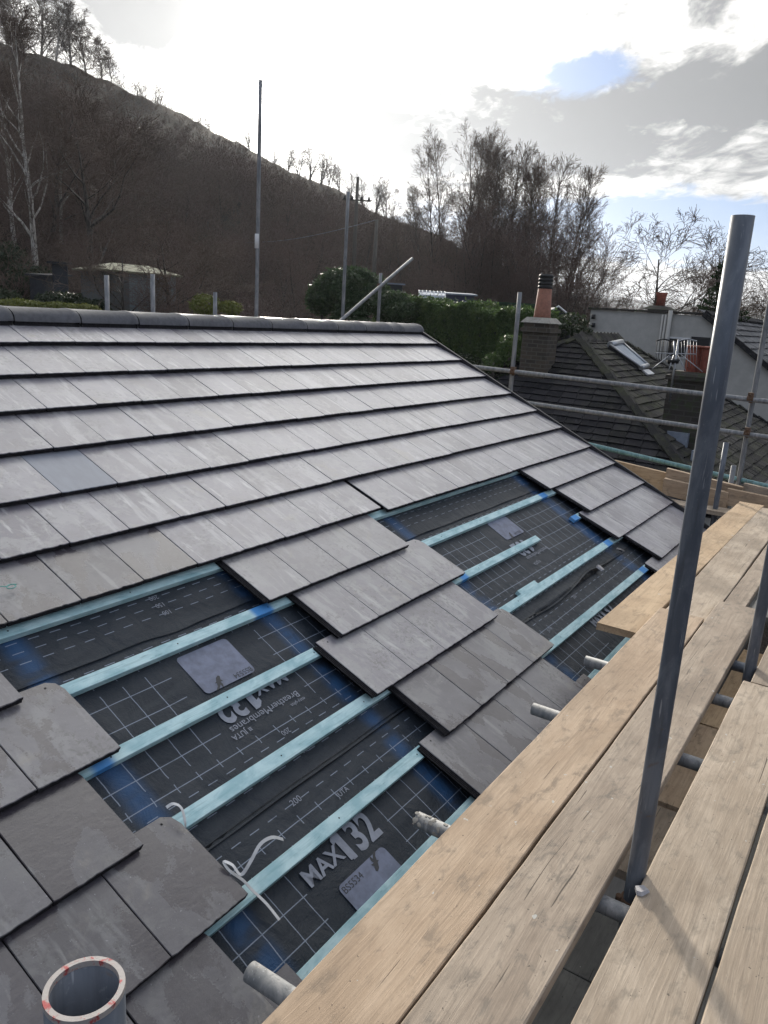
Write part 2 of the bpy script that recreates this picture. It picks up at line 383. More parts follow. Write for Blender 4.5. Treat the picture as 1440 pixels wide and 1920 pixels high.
def m_board(name, a, b, dark):
    m, nt = mat(name); v = objvec(nt)
    warp = nt.noise(nt.mapping(v, scale=(0.5, 3, 3)), 2.2, 3, 0.5, color=True)
    sv = nt.vmath('SCALE', warp); sv.node.inputs['Scale'].default_value = 0.07
    v2 = nt.vmath('ADD', v, sv)
    gr = nt.noise(nt.mapping(v2, scale=(1.1, 44, 44)), 2.0, 5, 0.62, 0.15)
    gr2 = nt.noise(nt.mapping(v2, scale=(2.0, 150, 150)), 2.0, 3, 0.7)
    blot = nt.noise(nt.mapping(v, scale=(0.8, 2.0, 2)), 3.0, 6, 0.65, 0.6)
    blot2 = nt.noise(nt.mapping(v, scale=(1.4, 2.6, 2)), 9.0, 5, 0.7, 0.4)
    oi = nt.n.new('ShaderNodeObjectInfo')
    c = nt.mix(nt.ramp(blot, 0.36, 0.66), a, b)
    c = nt.mix(nt.math('MULTIPLY', nt.ramp(gr, 0.46, 0.70), 0.42), c, tuple(k*0.55 for k in a))
    c = nt.mix(nt.math('MULTIPLY', nt.ramp(gr2, 0.50, 0.72), 0.28), c, tuple(min(1, k*1.35) for k in b))
    c = nt.mix(nt.math('MULTIPLY', nt.ramp(blot2, 0.50, 0.70), 0.60), c, dark)
    vo = nt.add('ShaderNodeTexVoronoi'); nt.l.new(nt.mapping(v2, scale=(1.3, 4.2, 0.01)), vo.inputs['Vector']); vo.inputs['Scale'].default_value = 1.25
    kn = nt.ramp(vo.outputs['Distance'], 0.13, 0.03)
    c = nt.mix(nt.math('MULTIPLY', kn, 0.55), c, tuple(k*0.35 for k in a))
    dirt = nt.noise(nt.mapping(v, scale=(1.0, 1.6, 1)), 1.6, 5, 0.6, 0.8)
    c = nt.mix(nt.math('MULTIPLY', nt.ramp(dirt, 0.48, 0.66), 0.45), c, tuple(k*0.62 for k in a))
    ck = nt.noise(nt.mapping(v2, scale=(0.55, 60, 60)), 1.7, 2, 0.4)
    crack = nt.ramp(ck, 0.715, 0.735)
    c = nt.mix(nt.math('MULTIPLY', crack, 0.8), c, tuple(k*0.18 for k in a))
    spk = nt.ramp(nt.noise(v, 75, 2, 0.7), 0.70, 0.74)
    c = nt.mix(nt.math('MULTIPLY', spk, 0.7), c, (0.04, 0.035, 0.03))
    c = nt.mix(nt.math('MULTIPLY', nt.ramp(nt.noise(nt.vmath('ADD', v, (8, 1, 4)), 30, 2, 0.6), 0.735, 0.75), 0.75), c, (0.50, 0.50, 0.46))
    c = nt.mix(nt.math('MULTIPLY', nt.ramp(nt.noise(nt.vmath('ADD', v, (3, 3, 3)), 14, 4, 0.7), 0.70, 0.76), 0.5), c, (0.45, 0.44, 0.40))
    h = nt.math('ADD', nt.math('MULTIPLY', gr, 0.6), nt.math('MULTIPLY', gr2, 0.4))
    finish(nt, c, 0.78, h, 0.55, 0.004, spec=0.3)
    return m
MT['board_warm'] = m_board('warm_pine_board', (0.42, 0.295, 0.18), (0.53, 0.39, 0.25), (0.20, 0.14, 0.085))
MT['board_tan'] = m_board('tan_weathered_board', (0.38, 0.275, 0.185), (0.49, 0.37, 0.26), (0.17, 0.135, 0.10))
MT['board_grey'] = m_board('grey_weathered_board', (0.29, 0.23, 0.175), (0.40, 0.325, 0.25), (0.135, 0.12, 0.10))
MT['board_pale'] = m_board('pale_dusty_board', (0.34, 0.27, 0.20), (0.47, 0.385, 0.295), (0.19, 0.165, 0.13))
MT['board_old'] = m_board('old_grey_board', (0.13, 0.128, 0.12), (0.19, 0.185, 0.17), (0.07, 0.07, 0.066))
def m_batten(marks):
    m, nt = mat('blue_green_treated_batten'); tc = nt.n.new('ShaderNodeTexCoord'); uv = tc.outputs['UV']; v = objvec(nt)
    gr = nt.noise(nt.mapping(v, scale=(2.2, 60, 60)), 2, 4, 0.6, 0.2); bl = nt.noise(nt.mapping(v, scale=(3, 6, 6)), 3, 5, 0.6, 0.4)
    c = nt.mix(nt.ramp(bl, 0.35, 0.65), (0.34, 0.54, 0.575), (0.55, 0.74, 0.755))
    c = nt.mix(nt.math('MULTIPLY', nt.ramp(gr, 0.5, 0.7), 0.35), c, (0.13, 0.29, 0.30))
    vo = nt.add('ShaderNodeTexVoronoi'); nt.l.new(nt.mapping(v, scale=(1.3, 3.2, 0.01)), vo.inputs['Vector']); vo.inputs['Scale'].default_value = 2.2
    c = nt.mix(nt.math('MULTIPLY', nt.ramp(vo.outputs['Distance'], 0.075, 0.03), 0.85), c, (0.07, 0.14, 0.16))
    c = nt.mix(nt.math('MULTIPLY', nt.ramp(nt.noise(nt.mapping(v, scale=(1, 5, 5)), 12, 4, .7), .6, .72), .4), c, (0.10, 0.22, 0.24))
    # blue marking spray where the rafters run (UV.x carries metres along the roof)
    sp = nt.n.new('ShaderNodeSeparateXYZ'); nt.l.new(uv, sp.inputs[0])
    for x0, w in marks:
        dx = nt.math('ABSOLUTE', nt.math('SUBTRACT', sp.outputs[0], x0))
        c = nt.mix(nt.math('MULTIPLY', nt.ramp(dx, w+0.02, w-0.02), 0.92), c, (0.04, 0.24, 0.60))
    finish(nt, c, 0.65, gr, 0.3, 0.002, spec=0.35)
    return m
MT['batten'] = m_batten(())
MT['batten_top'] = m_batten(((1.43, .035), (2.49, .06), (5.78, .06)))
MT['batten_left'] = m_batten(((1.42, .04), (3.93, .04)))
MT['batten_right'] = m_batten(((5.82, .06),))
def m_brick(name, a, b, mortar, sx=4.4, sz=13.0, moss=0.0):
    m, nt = mat(name); tc = nt.n.new('ShaderNodeTexCoord'); sp = nt.n.new('ShaderNodeSeparateXYZ'); nt.l.new(tc.outputs['Object'], sp.inputs[0])
    cb = nt.n.new('ShaderNodeCombineXYZ'); nt.l.new(nt.math('ADD', sp.outputs[0], sp.outputs[1]), cb.inputs[0]); nt.l.new(sp.outputs[2], cb.inputs[1])
    br = nt.n.new('ShaderNodeTexBrick'); nt.l.new(cb.outputs[0], br.inputs['Vector'])
    br.inputs['Scale'].default_value = 1.0; br.inputs['Brick Width'].default_value = 1/sx; br.inputs['Row Height'].default_value = 1/sz
    br.inputs['Mortar Size'].default_value = 0.012; br.inputs['Color1'].default_value = (*a, 1); br.inputs['Color2'].default_value = (*b, 1); br.inputs['Mortar'].default_value = (*mortar, 1)
    n = nt.noise(tc.outputs['Object'], 9, 6, 0.65)
    c = nt.mix(nt.math('MULTIPLY', nt.ramp(n, 0.45, 0.7), 0.5), br.outputs['Color'], (0.05, 0.045, 0.04))
    if moss: c = nt.mix(nt.math('MULTIPLY', nt.ramp(nt.noise(tc.outputs['Object'], 5, 5, 0.7), 0.5, 0.6), moss), c, (0.04, 0.055, 0.02))
    finish(nt, c, 0.9, nt.math('ADD', br.outputs['Fac'], nt.math('MULTIPLY', n, -0.4)), 0.5, 0.01)
    return m
MT['stone'] = m_brick('buff_stone_brick', (0.085, 0.066, 0.045), (0.045, 0.037, 0.028), (0.10, 0.09, 0.075), 3.8, 10.5)
MT['stone_dark'] = m_brick('sooty_stone', (0.05, 0.042, 0.034), (0.03, 0.026, 0.022), (0.06, 0.055, 0.05), 3.2, 9, moss=0.6)
def m_oldslate(name, a, b, moss):
    m, nt = mat(name); geo = nt.n.new('ShaderNodeNewGeometry'); tc = nt.n.new('ShaderNodeTexCoord'); v = tc.outputs['Object']
    isl = geo.outputs['Random Per Island']
    n = nt.noise(v, 7, 7, 0.7, 0.4); n2 = nt.noise(v, 1.1, 5, 0.65, 0.6); n3 = nt.noise(v, 28, 4, 0.7)
    c = nt.mix(isl, a, b)
    c = nt.mix(nt.math('MULTIPLY', nt.ramp(n, 0.52, 0.70), 0.5), c, tuple(k*1.9 for k in b))
    c = nt.mix(nt.math('MULTIPLY', nt.ramp(n3, 0.66, 0.72), 0.7), c, (0.26, 0.26, 0.23))
    if moss: 
        mm = nt.math('MULTIPLY', nt.ramp(n2, 0.42, 0.62), nt.ramp(n, 0.36, 0.6))
        c = nt.mix(nt.math('MULTIPLY', mm, moss), c, (0.075, 0.085, 0.030))
    finish(nt, c, 0.85, nt.math('ADD', n, n3), 0.8, 0.015, spec=0.15)
    return m
MT['slate_dark'] = m_oldslate('old_dark_roof_tile', (0.010, 0.010, 0.013), (0.030, 0.029, 0.033), 0.10)
MT['slate_hip'] = m_oldslate('old_hip_tile', (0.020, 0.020, 0.022), (0.040, 0.038, 0.036), 0.35)
MT['slate_moss'] = m_oldslate('mossy_roof_tile', (0.022, 0.021, 0.021), (0.066, 0.061, 0.056), 0.36)
MT['slate_far'] = m_oldslate('pale_grey_roof_tile', (0.11, 0.11, 0.115), (0.17, 0.17, 0.175), 0.1)
def m_bark(name, a, b, birch=False):
    m, nt = mat(name); v = objvec(nt, False)
    n = nt.noise(nt.mapping(v, scale=(5, 5, 1.2)), 3, 5, 0.6, 0.4)
    c = nt.mix(nt.ramp(n, 0.4, 0.62), a, b)
    finish(nt, c, 0.9, n, 0.5, 0.02, spec=0.2); return m
MT['bark'] = m_bark('grey_bark', (0.05, 0.044, 0.038), (0.14, 0.125, 0.11))
MT['birch'] = m_bark('pale_birch_bark', (0.24, 0.22, 0.19), (0.62, 0.58, 0.52))
MT['twig'] = m_bark('brown_twigs', (0.10, 0.074, 0.060), (0.18, 0.138, 0.112))
MT['twig_red'] = m_bark('reddish_twigs', (0.12, 0.083, 0.072), (0.18, 0.13, 0.108))
def m_leaf(name, a, b, c3, rough=0.4, trans=0.25):
    m, nt = mat(name); geo = nt.n.new('ShaderNodeNewGeometry'); tc = nt.n.new('ShaderNodeTexCoord')
    n = nt.noise(tc.outputs['Object'], 1.6, 4, 0.6)
    c = nt.mix(geo.outputs['Random Per Island'], a, b)
    c = nt.mix(nt.math('MULTIPLY', nt.ramp(n, 0.5, 0.7), 0.6), c, c3)
    bs = finish(nt, c, rough+.12, None, spec=0.3)
    tr = nt.n.new('ShaderNodeBsdfTranslucent'); nt.l.new(c, tr.inputs[0])
    mx = nt.n.new('ShaderNodeMixShader'); mx.inputs[0].default_value = trans
    nt.l.new(bs.outputs[0], mx.inputs[1]); nt.l.new(tr.outputs[0], mx.inputs[2])
    out = [k for k in nt.n if k.type == 'OUTPUT_MATERIAL'][0]; nt.l.new(mx.outputs[0], out.inputs[0])
    return m
MT['leaf_hedge'] = m_leaf('hedge_leaves', (0.045, 0.080, 0.026), (0.085, 0.135, 0.042), (0.12, 0.17, 0.05), 0.45, .4)
MT['leaf_laurel'] = m_leaf('glossy_laurel_leaves', (0.030, 0.055, 0.024), (0.06, 0.095, 0.036), (0.07, 0.095, 0.04), 0.32, .35)
MT['leaf_conifer'] = m_leaf('conifer_green', (0.018, 0.034, 0.014), (0.035, 0.060, 0.022), (0.03, 0.05, 0.02), 0.7)
MT['leaf_yellow'] = m_leaf('yellow_green_leaves', (0.10, 0.12, 0.03), (0.16, 0.17, 0.045), (0.18, 0.17, 0.06), 0.5)
MT['leaf_ivy'] = m_leaf('ivy_leaves', (0.018, 0.030, 0.014), (0.040, 0.055, 0.024), (0.06, 0.07, 0.03), 0.35)
def m_ground():
    m, nt = mat('winter_hillside'); tc = nt.n.new('ShaderNodeTexCoord'); v = tc.outputs['Object']
    n = nt.noise(v, 0.05, 8, 0.65, 0.6); n2 = nt.noise(v, 0.6, 7, 0.7, 0.4); n3 = nt.noise(v, 4.0, 4, 0.7)
    c = nt.mix(nt.ramp(n, 0.38, 0.62), (0.028, 0.023, 0.020), (0.050, 0.036, 0.029))
    c = nt.mix(nt.math('MULTIPLY', nt.ramp(n2, 0.45, 0.62), 0.5), c, (0.030, 0.032, 0.018))
    c = nt.mix(nt.math('MULTIPLY', nt.ramp(n3, 0.55, 0.7), 0.4), c, (0.07, 0.055, 0.042))
    finish(nt, c, 0.95, nt.math('ADD', n2, n3), 1.0, 0.3, spec=0.1); return m
MT['ground'] = m_ground()
MT['text'] = simple('pale_grey_print', (0.25, 0.27, 0.32), 0.6, 60, 0.15, 0.0, rand=False)
MT['textdark'] = simple('dark_grey_print', (0.035, 0.037, 0.042), 0.6, 60, 0.2, 0.0, rand=False)
MT['labelpatch'] = simple('printed_patch', (0.155, 0.175, 0.245), 0.55, 25, 0.25, 0.0, rand=False)
# ------------------------------------------------------------------ terrain
def sstep(a, b, x):
    t = np.clip((np.asarray(x, float)-a)/(b-a), 0, 1); return t*t*(3-2*t)
SKY = np.array([(-180,1.5),(-60,1.7),(0,1.9),(8.2,1.9),(12.7,1.9),(16.1,1.9),(19.6,2.2),(22,2.6),(24.5,3.3),(28.2,4.6),(30.2,5.5),(32.4,6.1),(34.7,6.7),(36.9,7.8),(39.9,8.7),(42.4,9.7),
  (43.8,10.4),(45.5,10.8),(47.9,11.7),(50.5,12.4),(52.1,12.9),(54.3,13.6),(56.4,13.9),(58.1,14.1),(75,16),(110,15),(150,5),(180,1.5)])
RS = np.array([(-180,300),(0,300),(15,280),(24,300),(30,240),(40,170),(50,130),(60,110),(110,110),(180,300)])
def near_z(x, y):
    y2 = np.clip(y-1.5, 0, 26); return -4.7+0.165*y2-0.05*np.clip(-y, 0, 30)-0.06*np.clip(x-8, 0, 30)*(1-sstep(4, 16, y))
def ground(x, y):
    x = np.asarray(x, float); y = np.asarray(y, float)
    r = np.hypot(x, y)+1e-6; th = np.degrees(np.arctan2(y, x))
    E = np.interp(th, SKY[:, 0], SKY[:, 1]); rs = np.interp(th, RS[:, 0], RS[:, 1])
    hill = sstep(22, 29, th)*(1-sstep(120, 150, th))
    zn = near_z(x*np.minimum(1, 30/r), y*np.minimum(1, 30/r))
    zs = rs*np.tan(np.radians(E))*hill+(-16.0)*(1-hill)
    t = np.clip((r-38)/(rs-38), 0, 1); z = zn*(1-t)+zs*t
    zf = 4200*np.tan(np.radians(np.where(hill > .5, np.minimum(E, 2.0), E)))
    t2 = np.clip((r-rs)/(4200-rs), 0, 1); back = zs*np.exp(-np.maximum(r-rs, 0)/260)*hill+(1-hill)*zs*(1-t2)
    z = np.where(r > rs, back+(zf)*t2**1.15-18*np.sin(np.pi*np.clip(t2*6, 0, 1))*hill, z)
    bump = np.sin(x*.11+1.3)*np.cos(y*.09)+.5*np.sin(x*.31)*np.sin(y*.27+2)
    z = z+bump*np.clip((r-30)/80, 0, 1)*np.where(r < rs*1.1, .16, .9)*np.clip(rs/np.maximum(r, rs)*1.0+.6, 0, 1.6)
    return z
def gz(x, y): return float(ground(x, y))
def build_ground():
    th = np.radians(np.concatenate([np.arange(-180, -10, 3.0), np.arange(-10, 80, 0.5), np.arange(80, 180, 3.0)]))
    rr = np.concatenate([[0.01], np.geomspace(2, 30, 16), np.geomspace(32, 320, 70), np.geomspace(340, 4600, 46)])
    n, m = len(th), len(rr)
    X = np.outer(rr, np.cos(th)); Y = np.outer(rr, np.sin(th)); Z = ground(X, Y)
    V = np.stack([X, Y, Z], -1).reshape(-1, 3)
    i, j = np.meshgrid(np.arange(m-1), np.arange(n), indexing='ij')
    j2 = (j+1) % n
    F = np.stack([i*n+j, (i+1)*n+j, (i+1)*n+j2, i*n+j2], -1).reshape(-1, 4)
    o = bulk('ground', V, F, MT['ground']); o.data.polygons.foreach_set('use_smooth', [True]*len(F))
    tag(o, 'brown winter hillside rising to the left above the gardens', kind='structure')
build_ground()

# ------------------------------------------------------------------ the house being re-roofed
PIT = 0.478620; X0 = 1.75250; PY0 = 2.476601; PZ0 = -1.134444; G = 0.3180123
US = np.array([0, math.cos(PIT), math.sin(PIT)]); UN = np.array([0, -math.sin(PIT), math.cos(PIT)]); UX = np.array([1.0, 0, 0])
RP0 = np.array([0, PY0, PZ0])
def RP(x, k, off=0.0): return np.array([x, 0, 0])+RP0+US*((7-k)*G)+UN*off
def verge(k): return min(7.60, 7.25+0.038*k)
house = thing('half_tiled_house', (3.0, 4.4, -4.7), 'house under repair with grey tiled roof half stripped to dark membrane', 'house')
XL = -4.0
# tile slab: local x along eaves, y up-slope from the tail, z normal; top surface z=0
TL, TT, TW = 0.372, 0.011, 0.297
def tile_outline(seed, w=TW, chip=None, rough=0.0024):
    r = random.Random(seed); pts = []
    n = 20
    for i in range(n+1): pts.append((w*i/n, ((r.uniform(-.6, .6)*rough+(rough*1.1 if r.random() < .06 else 0)) if 0 < i < n else rough)))
    m = 5
    for i in range(1, m): pts.append((w+r.uniform(-1, 1)*.0006, TL*i/m))
    if chip == 'tr': pts += [(w, TL-.06), (w-.012, TL-.022), (w-.04, TL-.003)]
    else: pts.append((w, TL))
    if chip == 'tl': pts += [(.035, TL-.002), (.012, TL-.02), (0, TL-.05)]
    else: pts.append((0, TL))
    for i in range(m-1, 0, -1): pts.append((r.uniform(-1, 1)*.0006, TL*i/m))
    return pts
def add_tile(mb, o, ax, ay, az, seed, w=TW, chip=None, lock=True, nailholes=True, tmi=0):
    pts = tile_outline(seed, w, chip); n = len(pts); r = random.Random(seed+5)
    o = np.asarray(o, float)
    def L(x, y, z): return o+ax*x+ay*y+az*z
    cx, cy = w/2, TL/2
    top = [L(x+(cx-x)*.012, y+(cy-y)*.010, 0) for x, y in pts]; rim = [L(x, y, -.003+r.uniform(-.0008, .0008)) for x, y in pts]; bot = [L(x, y, -TT) for x, y in pts]
    f = [tuple(range(n))]; 
    mb.add(top+rim, [tuple(range(n))]+[(i, n+i, n+(i+1) % n, (i+1) % n)[::1] for i in range(n)], tmi)
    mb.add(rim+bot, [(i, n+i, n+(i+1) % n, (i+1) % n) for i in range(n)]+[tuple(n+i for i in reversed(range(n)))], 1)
    if lock:
        # interlocking channel that sticks out on the left, with two ribs
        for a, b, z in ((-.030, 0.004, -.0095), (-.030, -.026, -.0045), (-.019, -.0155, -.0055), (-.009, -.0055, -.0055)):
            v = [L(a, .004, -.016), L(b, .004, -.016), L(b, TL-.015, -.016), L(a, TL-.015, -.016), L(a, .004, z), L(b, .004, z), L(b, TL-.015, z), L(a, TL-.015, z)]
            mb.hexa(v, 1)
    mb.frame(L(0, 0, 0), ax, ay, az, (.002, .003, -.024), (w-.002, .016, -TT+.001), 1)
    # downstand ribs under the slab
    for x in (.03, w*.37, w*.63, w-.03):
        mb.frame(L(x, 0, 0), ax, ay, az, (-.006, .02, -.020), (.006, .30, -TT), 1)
    if nailholes:
        for x in (.055, w-.055):
            q = [L(x+.0042*math.cos(t), TL-.028+.0042*math.sin(t), .0006) for t in np.linspace(0, 2*math.pi, 9)[:-1]]
            mb.add(q, [tuple(range(8))], 2)
TILT = math.asin(0.0320/G)
TY = US*math.cos(TILT)-UN*math.sin(TILT); TZ = US*math.sin(TILT)+UN*math.cos(TILT)
sd_ = 100
def course(k, off, xa, xb, matn, lockfirst=False):
    """one laid course of interlocking tiles between xa and xb"""
    global sd_
    mb = MB(); j = math.floor((xa-X0-off)/.3)
    first = True
    while True:
        x = X0+off+.3*j; j += 1
        if x+.3 <= xa+.02: continue
        if x >= xb-.02: break
        w = min(TW, xb-x); a = x
        if x < xa: 
            if xa-x > .25: continue
            w = w-(xa-x); a = xa
        sd_ += 1; q = random.Random(sd_)
        dk = q.uniform(-.0025, .0025)
        o = RP(a, k, q.uniform(-.0012, .0012))+US*dk
        add_tile(mb, o, UX, TY, TZ, sd_, w, lock=(first and lockfirst), nailholes=False, tmi=(4 if (k == 5.10 and abs(x-(X0+.3)) < .01) else 3 if (matn == 1 and q.random() < .75 and x < 2.1) else 0)); first = False
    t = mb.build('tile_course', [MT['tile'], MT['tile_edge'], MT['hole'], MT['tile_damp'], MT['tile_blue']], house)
    return t
rows = [(1.12, .0), (2.13, .15), (3.10, .02), (4.10, .16), (5.10, .0), (6.05, .145)]
for k, off in rows: course(k, off, XL, verge(k), 0)
course(7.0, .0, XL, X0+.3*6.93, 1)
course(7.10, .02, X0+.3*6.95, verge(7.1), 0)
# ridge tiles
KR = 0.02
apex = RP(0, KR, 0); yr, zr = apex[1], apex[2]-0.005
def ridge_tile(x0, x1, last=False):
    mb = MB(); n = 11; hw = 0.126; h = 0.080
    def ring(x, s, dz=0):
        o = []
        for i in range(n):
            a = math.pi*i/(n-1); c = math.cos(a); sn = math.sin(a)
            o.append((x, yr-c*hw*s*1.0, zr-.055+dz+h*s*(sn**.8)))
        return o
    out = ring(x0, 1)+ring(x0+.012, 1.02)+ring(x1-.035, 1.0)+ring(x1-.03, 1.030, .002)+ring(x1, 1.030, .002)
    f = [(i*n+j, i*n+j+1, (i+1)*n+j+1, (i+1)*n+j) for i in range(4) for j in range(n-1)]
    mb.add(out, [tuple(reversed(q)) for q in f], 0, True)
    inn = ring(x0, .86, .0)+ring(x1, .9, .0)
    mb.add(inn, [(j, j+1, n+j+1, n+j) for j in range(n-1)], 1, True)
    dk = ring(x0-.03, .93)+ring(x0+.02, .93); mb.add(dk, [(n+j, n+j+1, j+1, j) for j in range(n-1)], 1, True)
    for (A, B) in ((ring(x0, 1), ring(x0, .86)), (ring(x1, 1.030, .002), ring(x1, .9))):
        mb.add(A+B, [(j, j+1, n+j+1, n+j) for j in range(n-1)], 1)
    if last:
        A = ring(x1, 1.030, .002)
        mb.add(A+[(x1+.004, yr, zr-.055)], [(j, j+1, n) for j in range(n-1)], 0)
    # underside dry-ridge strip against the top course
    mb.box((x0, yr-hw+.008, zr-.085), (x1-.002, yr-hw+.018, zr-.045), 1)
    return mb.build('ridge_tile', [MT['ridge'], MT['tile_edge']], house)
x1 = 7.30; lens = [0.40, 0.22]+[0.445]*30
for i, l in enumerate(lens):
    x0_ = x1-l
    ridge_tile(x0_+.012, x1, i == 0)
    x1 = x0_
    if x1 < XL: break
# membrane
def m_membrane(name, boxes):
    m, nt = mat(name); tc = nt.n.new('ShaderNodeTexCoord'); sp = nt.n.new('ShaderNodeSeparateXYZ'); nt.l.new(tc.outputs['UV'], sp.inputs[0])
    x, k = sp.outputs[0], sp.outputs[1]
    wob = nt.noise(tc.outputs['UV'], 5, 2, 0.5)
    k = nt.math('ADD', k, nt.math('MULTIPLY', nt.math('SUBTRACT', wob, 0.5), 0.012))
    x = nt.math('ADD', x, nt.math('MULTIPLY', nt.math('SUBTRACT', wob, 0.5), 0.008))
    def band(c, v, w): return nt.math('LESS_THAN', nt.math('ABSOLUTE', nt.math('SUBTRACT', c, v)), w)
    def rng(c, a, b): return nt.math('MULTIPLY', nt.math('GREATER_THAN', c, a), nt.math('LESS_THAN', c, b))
    fr = nt.math('ABSOLUTE', nt.math('SUBTRACT', nt.math('FRACT', nt.math('DIVIDE', nt.math('SUBTRACT', x, 0.047), .1)), 0.5))
    vert = nt.math('LESS_THAN', fr, 0.018)
    grid = nt.math('MULTIPLY', vert, nt.math('MAXIMUM', rng(k, .46, 1.72), nt.math('MAXIMUM', rng(k, .24, .36), rng(k, 1.81, 1.93))))
    for v in (.30, .62, .94, 1.255, 1.565, 1.87): grid = nt.math('MAXIMUM', grid, band(k, v, .0056))
    block = None
    for a, b, c, d in boxes:
        q = nt.math('MULTIPLY', rng(x, a, b), rng(k, c, d)); block = q if block is None else nt.math('MAXIMUM', block, q)
    if block is not None: grid = nt.math('MULTIPLY', grid, nt.math('SUBTRACT', 1.0, block))
    dx = nt.math('LESS_THAN', nt.math('FRACT', nt.math('DIVIDE', nt.math('SUBTRACT', x, 1.521), .0885)), 0.5)
    ds = None
    for v in (.105, 2.02, 2.165, 2.32):
        q = band(k, v, .0055); ds = q if ds is None else nt.math('MAXIMUM', ds, q)
    line = nt.math('MAXIMUM', grid, nt.math('MULTIPLY', ds, dx))
    n = nt.noise(tc.outputs['UV'], 3, 6, 0.65, 0.5); nf = nt.noise(tc.outputs['UV'], 70, 3, 0.7); wear = nt.noise(tc.outputs['UV'], 24, 4, 0.6)
    base = nt.mix(nt.ramp(n, .35, .65), (0.013, 0.020, 0.030), (0.030, 0.037, 0.047))
    base = nt.mix(nt.math('MULTIPLY', nt.ramp(nf, .55, .75), .25), base, (0.075, 0.075, 0.08))
    blue = None
    for x_, w in ((1.46, .050), (2.525, .048), (3.93, .05), (5.82, .085), (0.4, .05)):
        e = nt.ramp(nt.math('ABSOLUTE', nt.math('SUBTRACT', x, x_)), w+.030, w-.045); blue = e if blue is None else nt.math('MAXIMUM', blue, e)
    bm = nt.math('MULTIPLY', blue, nt.ramp(nt.noise(tc.outputs['UV'], 2.6, 3, .6), .30, .55))
    base = nt.mix(nt.math('MULTIPLY', bm, 0.70), base, (0.020, 0.085, 0.21))
    c = nt.mix(nt.math('MULTIPLY', line, nt.ramp(wear, .25, .5, .5, .85)), base, (0.27, 0.31, 0.38))
    cr = nt.noise(nt.mapping(tc.outputs['UV'], scale=(3.4, .7, 1)), 2.4, 5, .6, .6)
    h = nt.math('ADD', nt.math('MULTIPLY', cr, 1.0), nt.math('MULTIPLY', nf, .12))
    finish(nt, c, 0.55, h, 0.8, 0.03, spec=0.35)
    return m
def sheet(name, k0, k1, L, off, mt, edge=None, lift=None):
    xs = np.arange(XL, 7.45, .06); ks = np.concatenate([np.arange(k0, k1-.001, .09), [k1-.05, k1]])
    V = []; UVc = []
    for i, k in enumerate(ks):
        for x in xs:
            sag = -.004*(1-math.cos(2*math.pi*(x-1.46)/.535))/2+noise.noise(Vector((x*3.1, k*2.2, L)))*.0035+noise.noise(Vector((x*9, k*.8, L+3)))*.0022
            kk = k+(edge(x)*(i >= len(ks)-2) if edge else 0)
            o = off+sag+(lift(x, (k-k0)/(k1-k0)) if lift else 0)
            V.append(RP(x, kk, o)); UVc.append((x, kk-L))
    n = len(xs); f = [(i*n+j, i*n+j+1, (i+1)*n+j+1, (i+1)*n+j) for i in range(len(ks)-1) for j in range(n-1)]
    f = [tuple(reversed(q)) for q in f]
    mb = MB(); mb.add(V, f, 0, True, UVc)
    o = mb.build(name, mt, house); return o
e0 = lambda x: .03*noise.noise(Vector((x*2.3, 4, 0)))+(.05*math.exp(-((x-2.05)/.12)**2))
sheet('roofing_membrane', 6.3, 7.73, 5.11, -.0785, m_membrane('membrane_top', []), e0, lambda x, t: .004*max(0, t-.9)*10)
mA = m_membrane('membrane_middle', [(1.885, 2.375, .36, 1.80), (4.60, 5.09, .30, 1.78)])
def liftA(x, t): return max(0, t-.90)*10*(.003+.018*math.exp(-((x-4.75)/.45)**2))
eA = lambda x: .02*noise.noise(Vector((x*1.7, 9, 0)))-.02-.10*math.exp(-((x-5.2)/.25)**2)+.06*math.exp(-((x-4.5)/.3)**2)
memA = sheet('roofing_membrane', 7.55, 10.35, 7.73, -.0825, mA, eA, liftA)
memB = sheet('roofing_membrane', 10.1, 12.9, 10.35, -.0865, m_membrane('membrane_low', [(1.715, 2.19, .52, 1.42), (4.55, 5.06, .52, 1.42)]))
# printing on the membrane: flat ink shapes, 1 mm above it
def ink(text, x, k, size, flip, parent, off, matk='text', shear=0.0, bold=0.0, sx=1.0, rise=.0):
    cu = bpy.data.curves.new('t', 'FONT'); cu.body = text; cu.size = 1.0; cu.offset = bold; cu.shear = shear; cu.resolution_u = 4
    to = bpy.data.objects.new('t', cu); COL.objects.link(to); bpy.context.view_layer.update()
    dg = bpy.context.evaluated_depsgraph_get(); me = bpy.data.meshes.new_from_object(to.evaluated_get(dg))
    V = np.array([v.co[:] for v in me.vertices]); F = [tuple(p.vertices) for p in me.polygons]
    bpy.data.objects.remove(to); bpy.data.curves.remove(cu); bpy.data.meshes.remove(me)
    # map: text x -> along the eaves, text y -> up slope; flip = read from the ridge side
    s = -1 if flip else 1
    P = [RP(x+s*a*size*sx, k, off)+US*(s*b*size) for a, b, _ in V]
    mb = MB(); mb.add(P, F, 0)
    if text == '132':   # a broad figure one with a flag
        q = [(.09, 0), (.27, 0), (.27, .70), (.13, .70), (-.02, .58), (-.02, .46), (.09, .50)]
        mb.add([RP(x+s*a*size*sx, k, off+.0004)+US*(s*b*size) for a, b in q], [tuple(range(7))], 0)
    return mb.build('printed_text', MT[matk], parent)
def patch(xa, xb, ka, kb, off, parent, r=.02):
    c = []
    for cx, cy, a0 in ((xb-r, 1, 0), (xa+r, 1, 90), (xa+r, 0, 180), (xb-r, 0, 270)):
        for a in range(0, 91, 18):
            t = math.radians(a0+a); s_ = (ka+r/G if cy else kb-r/G)
            c.append(RP(cx+r*math.cos(t), s_, off)+US*(r*math.sin(t)))
    mb = MB(); mb.add(c, [tuple(range(len(c)))], 0); return mb.build('printed_patch', MT['labelpatch'], parent)
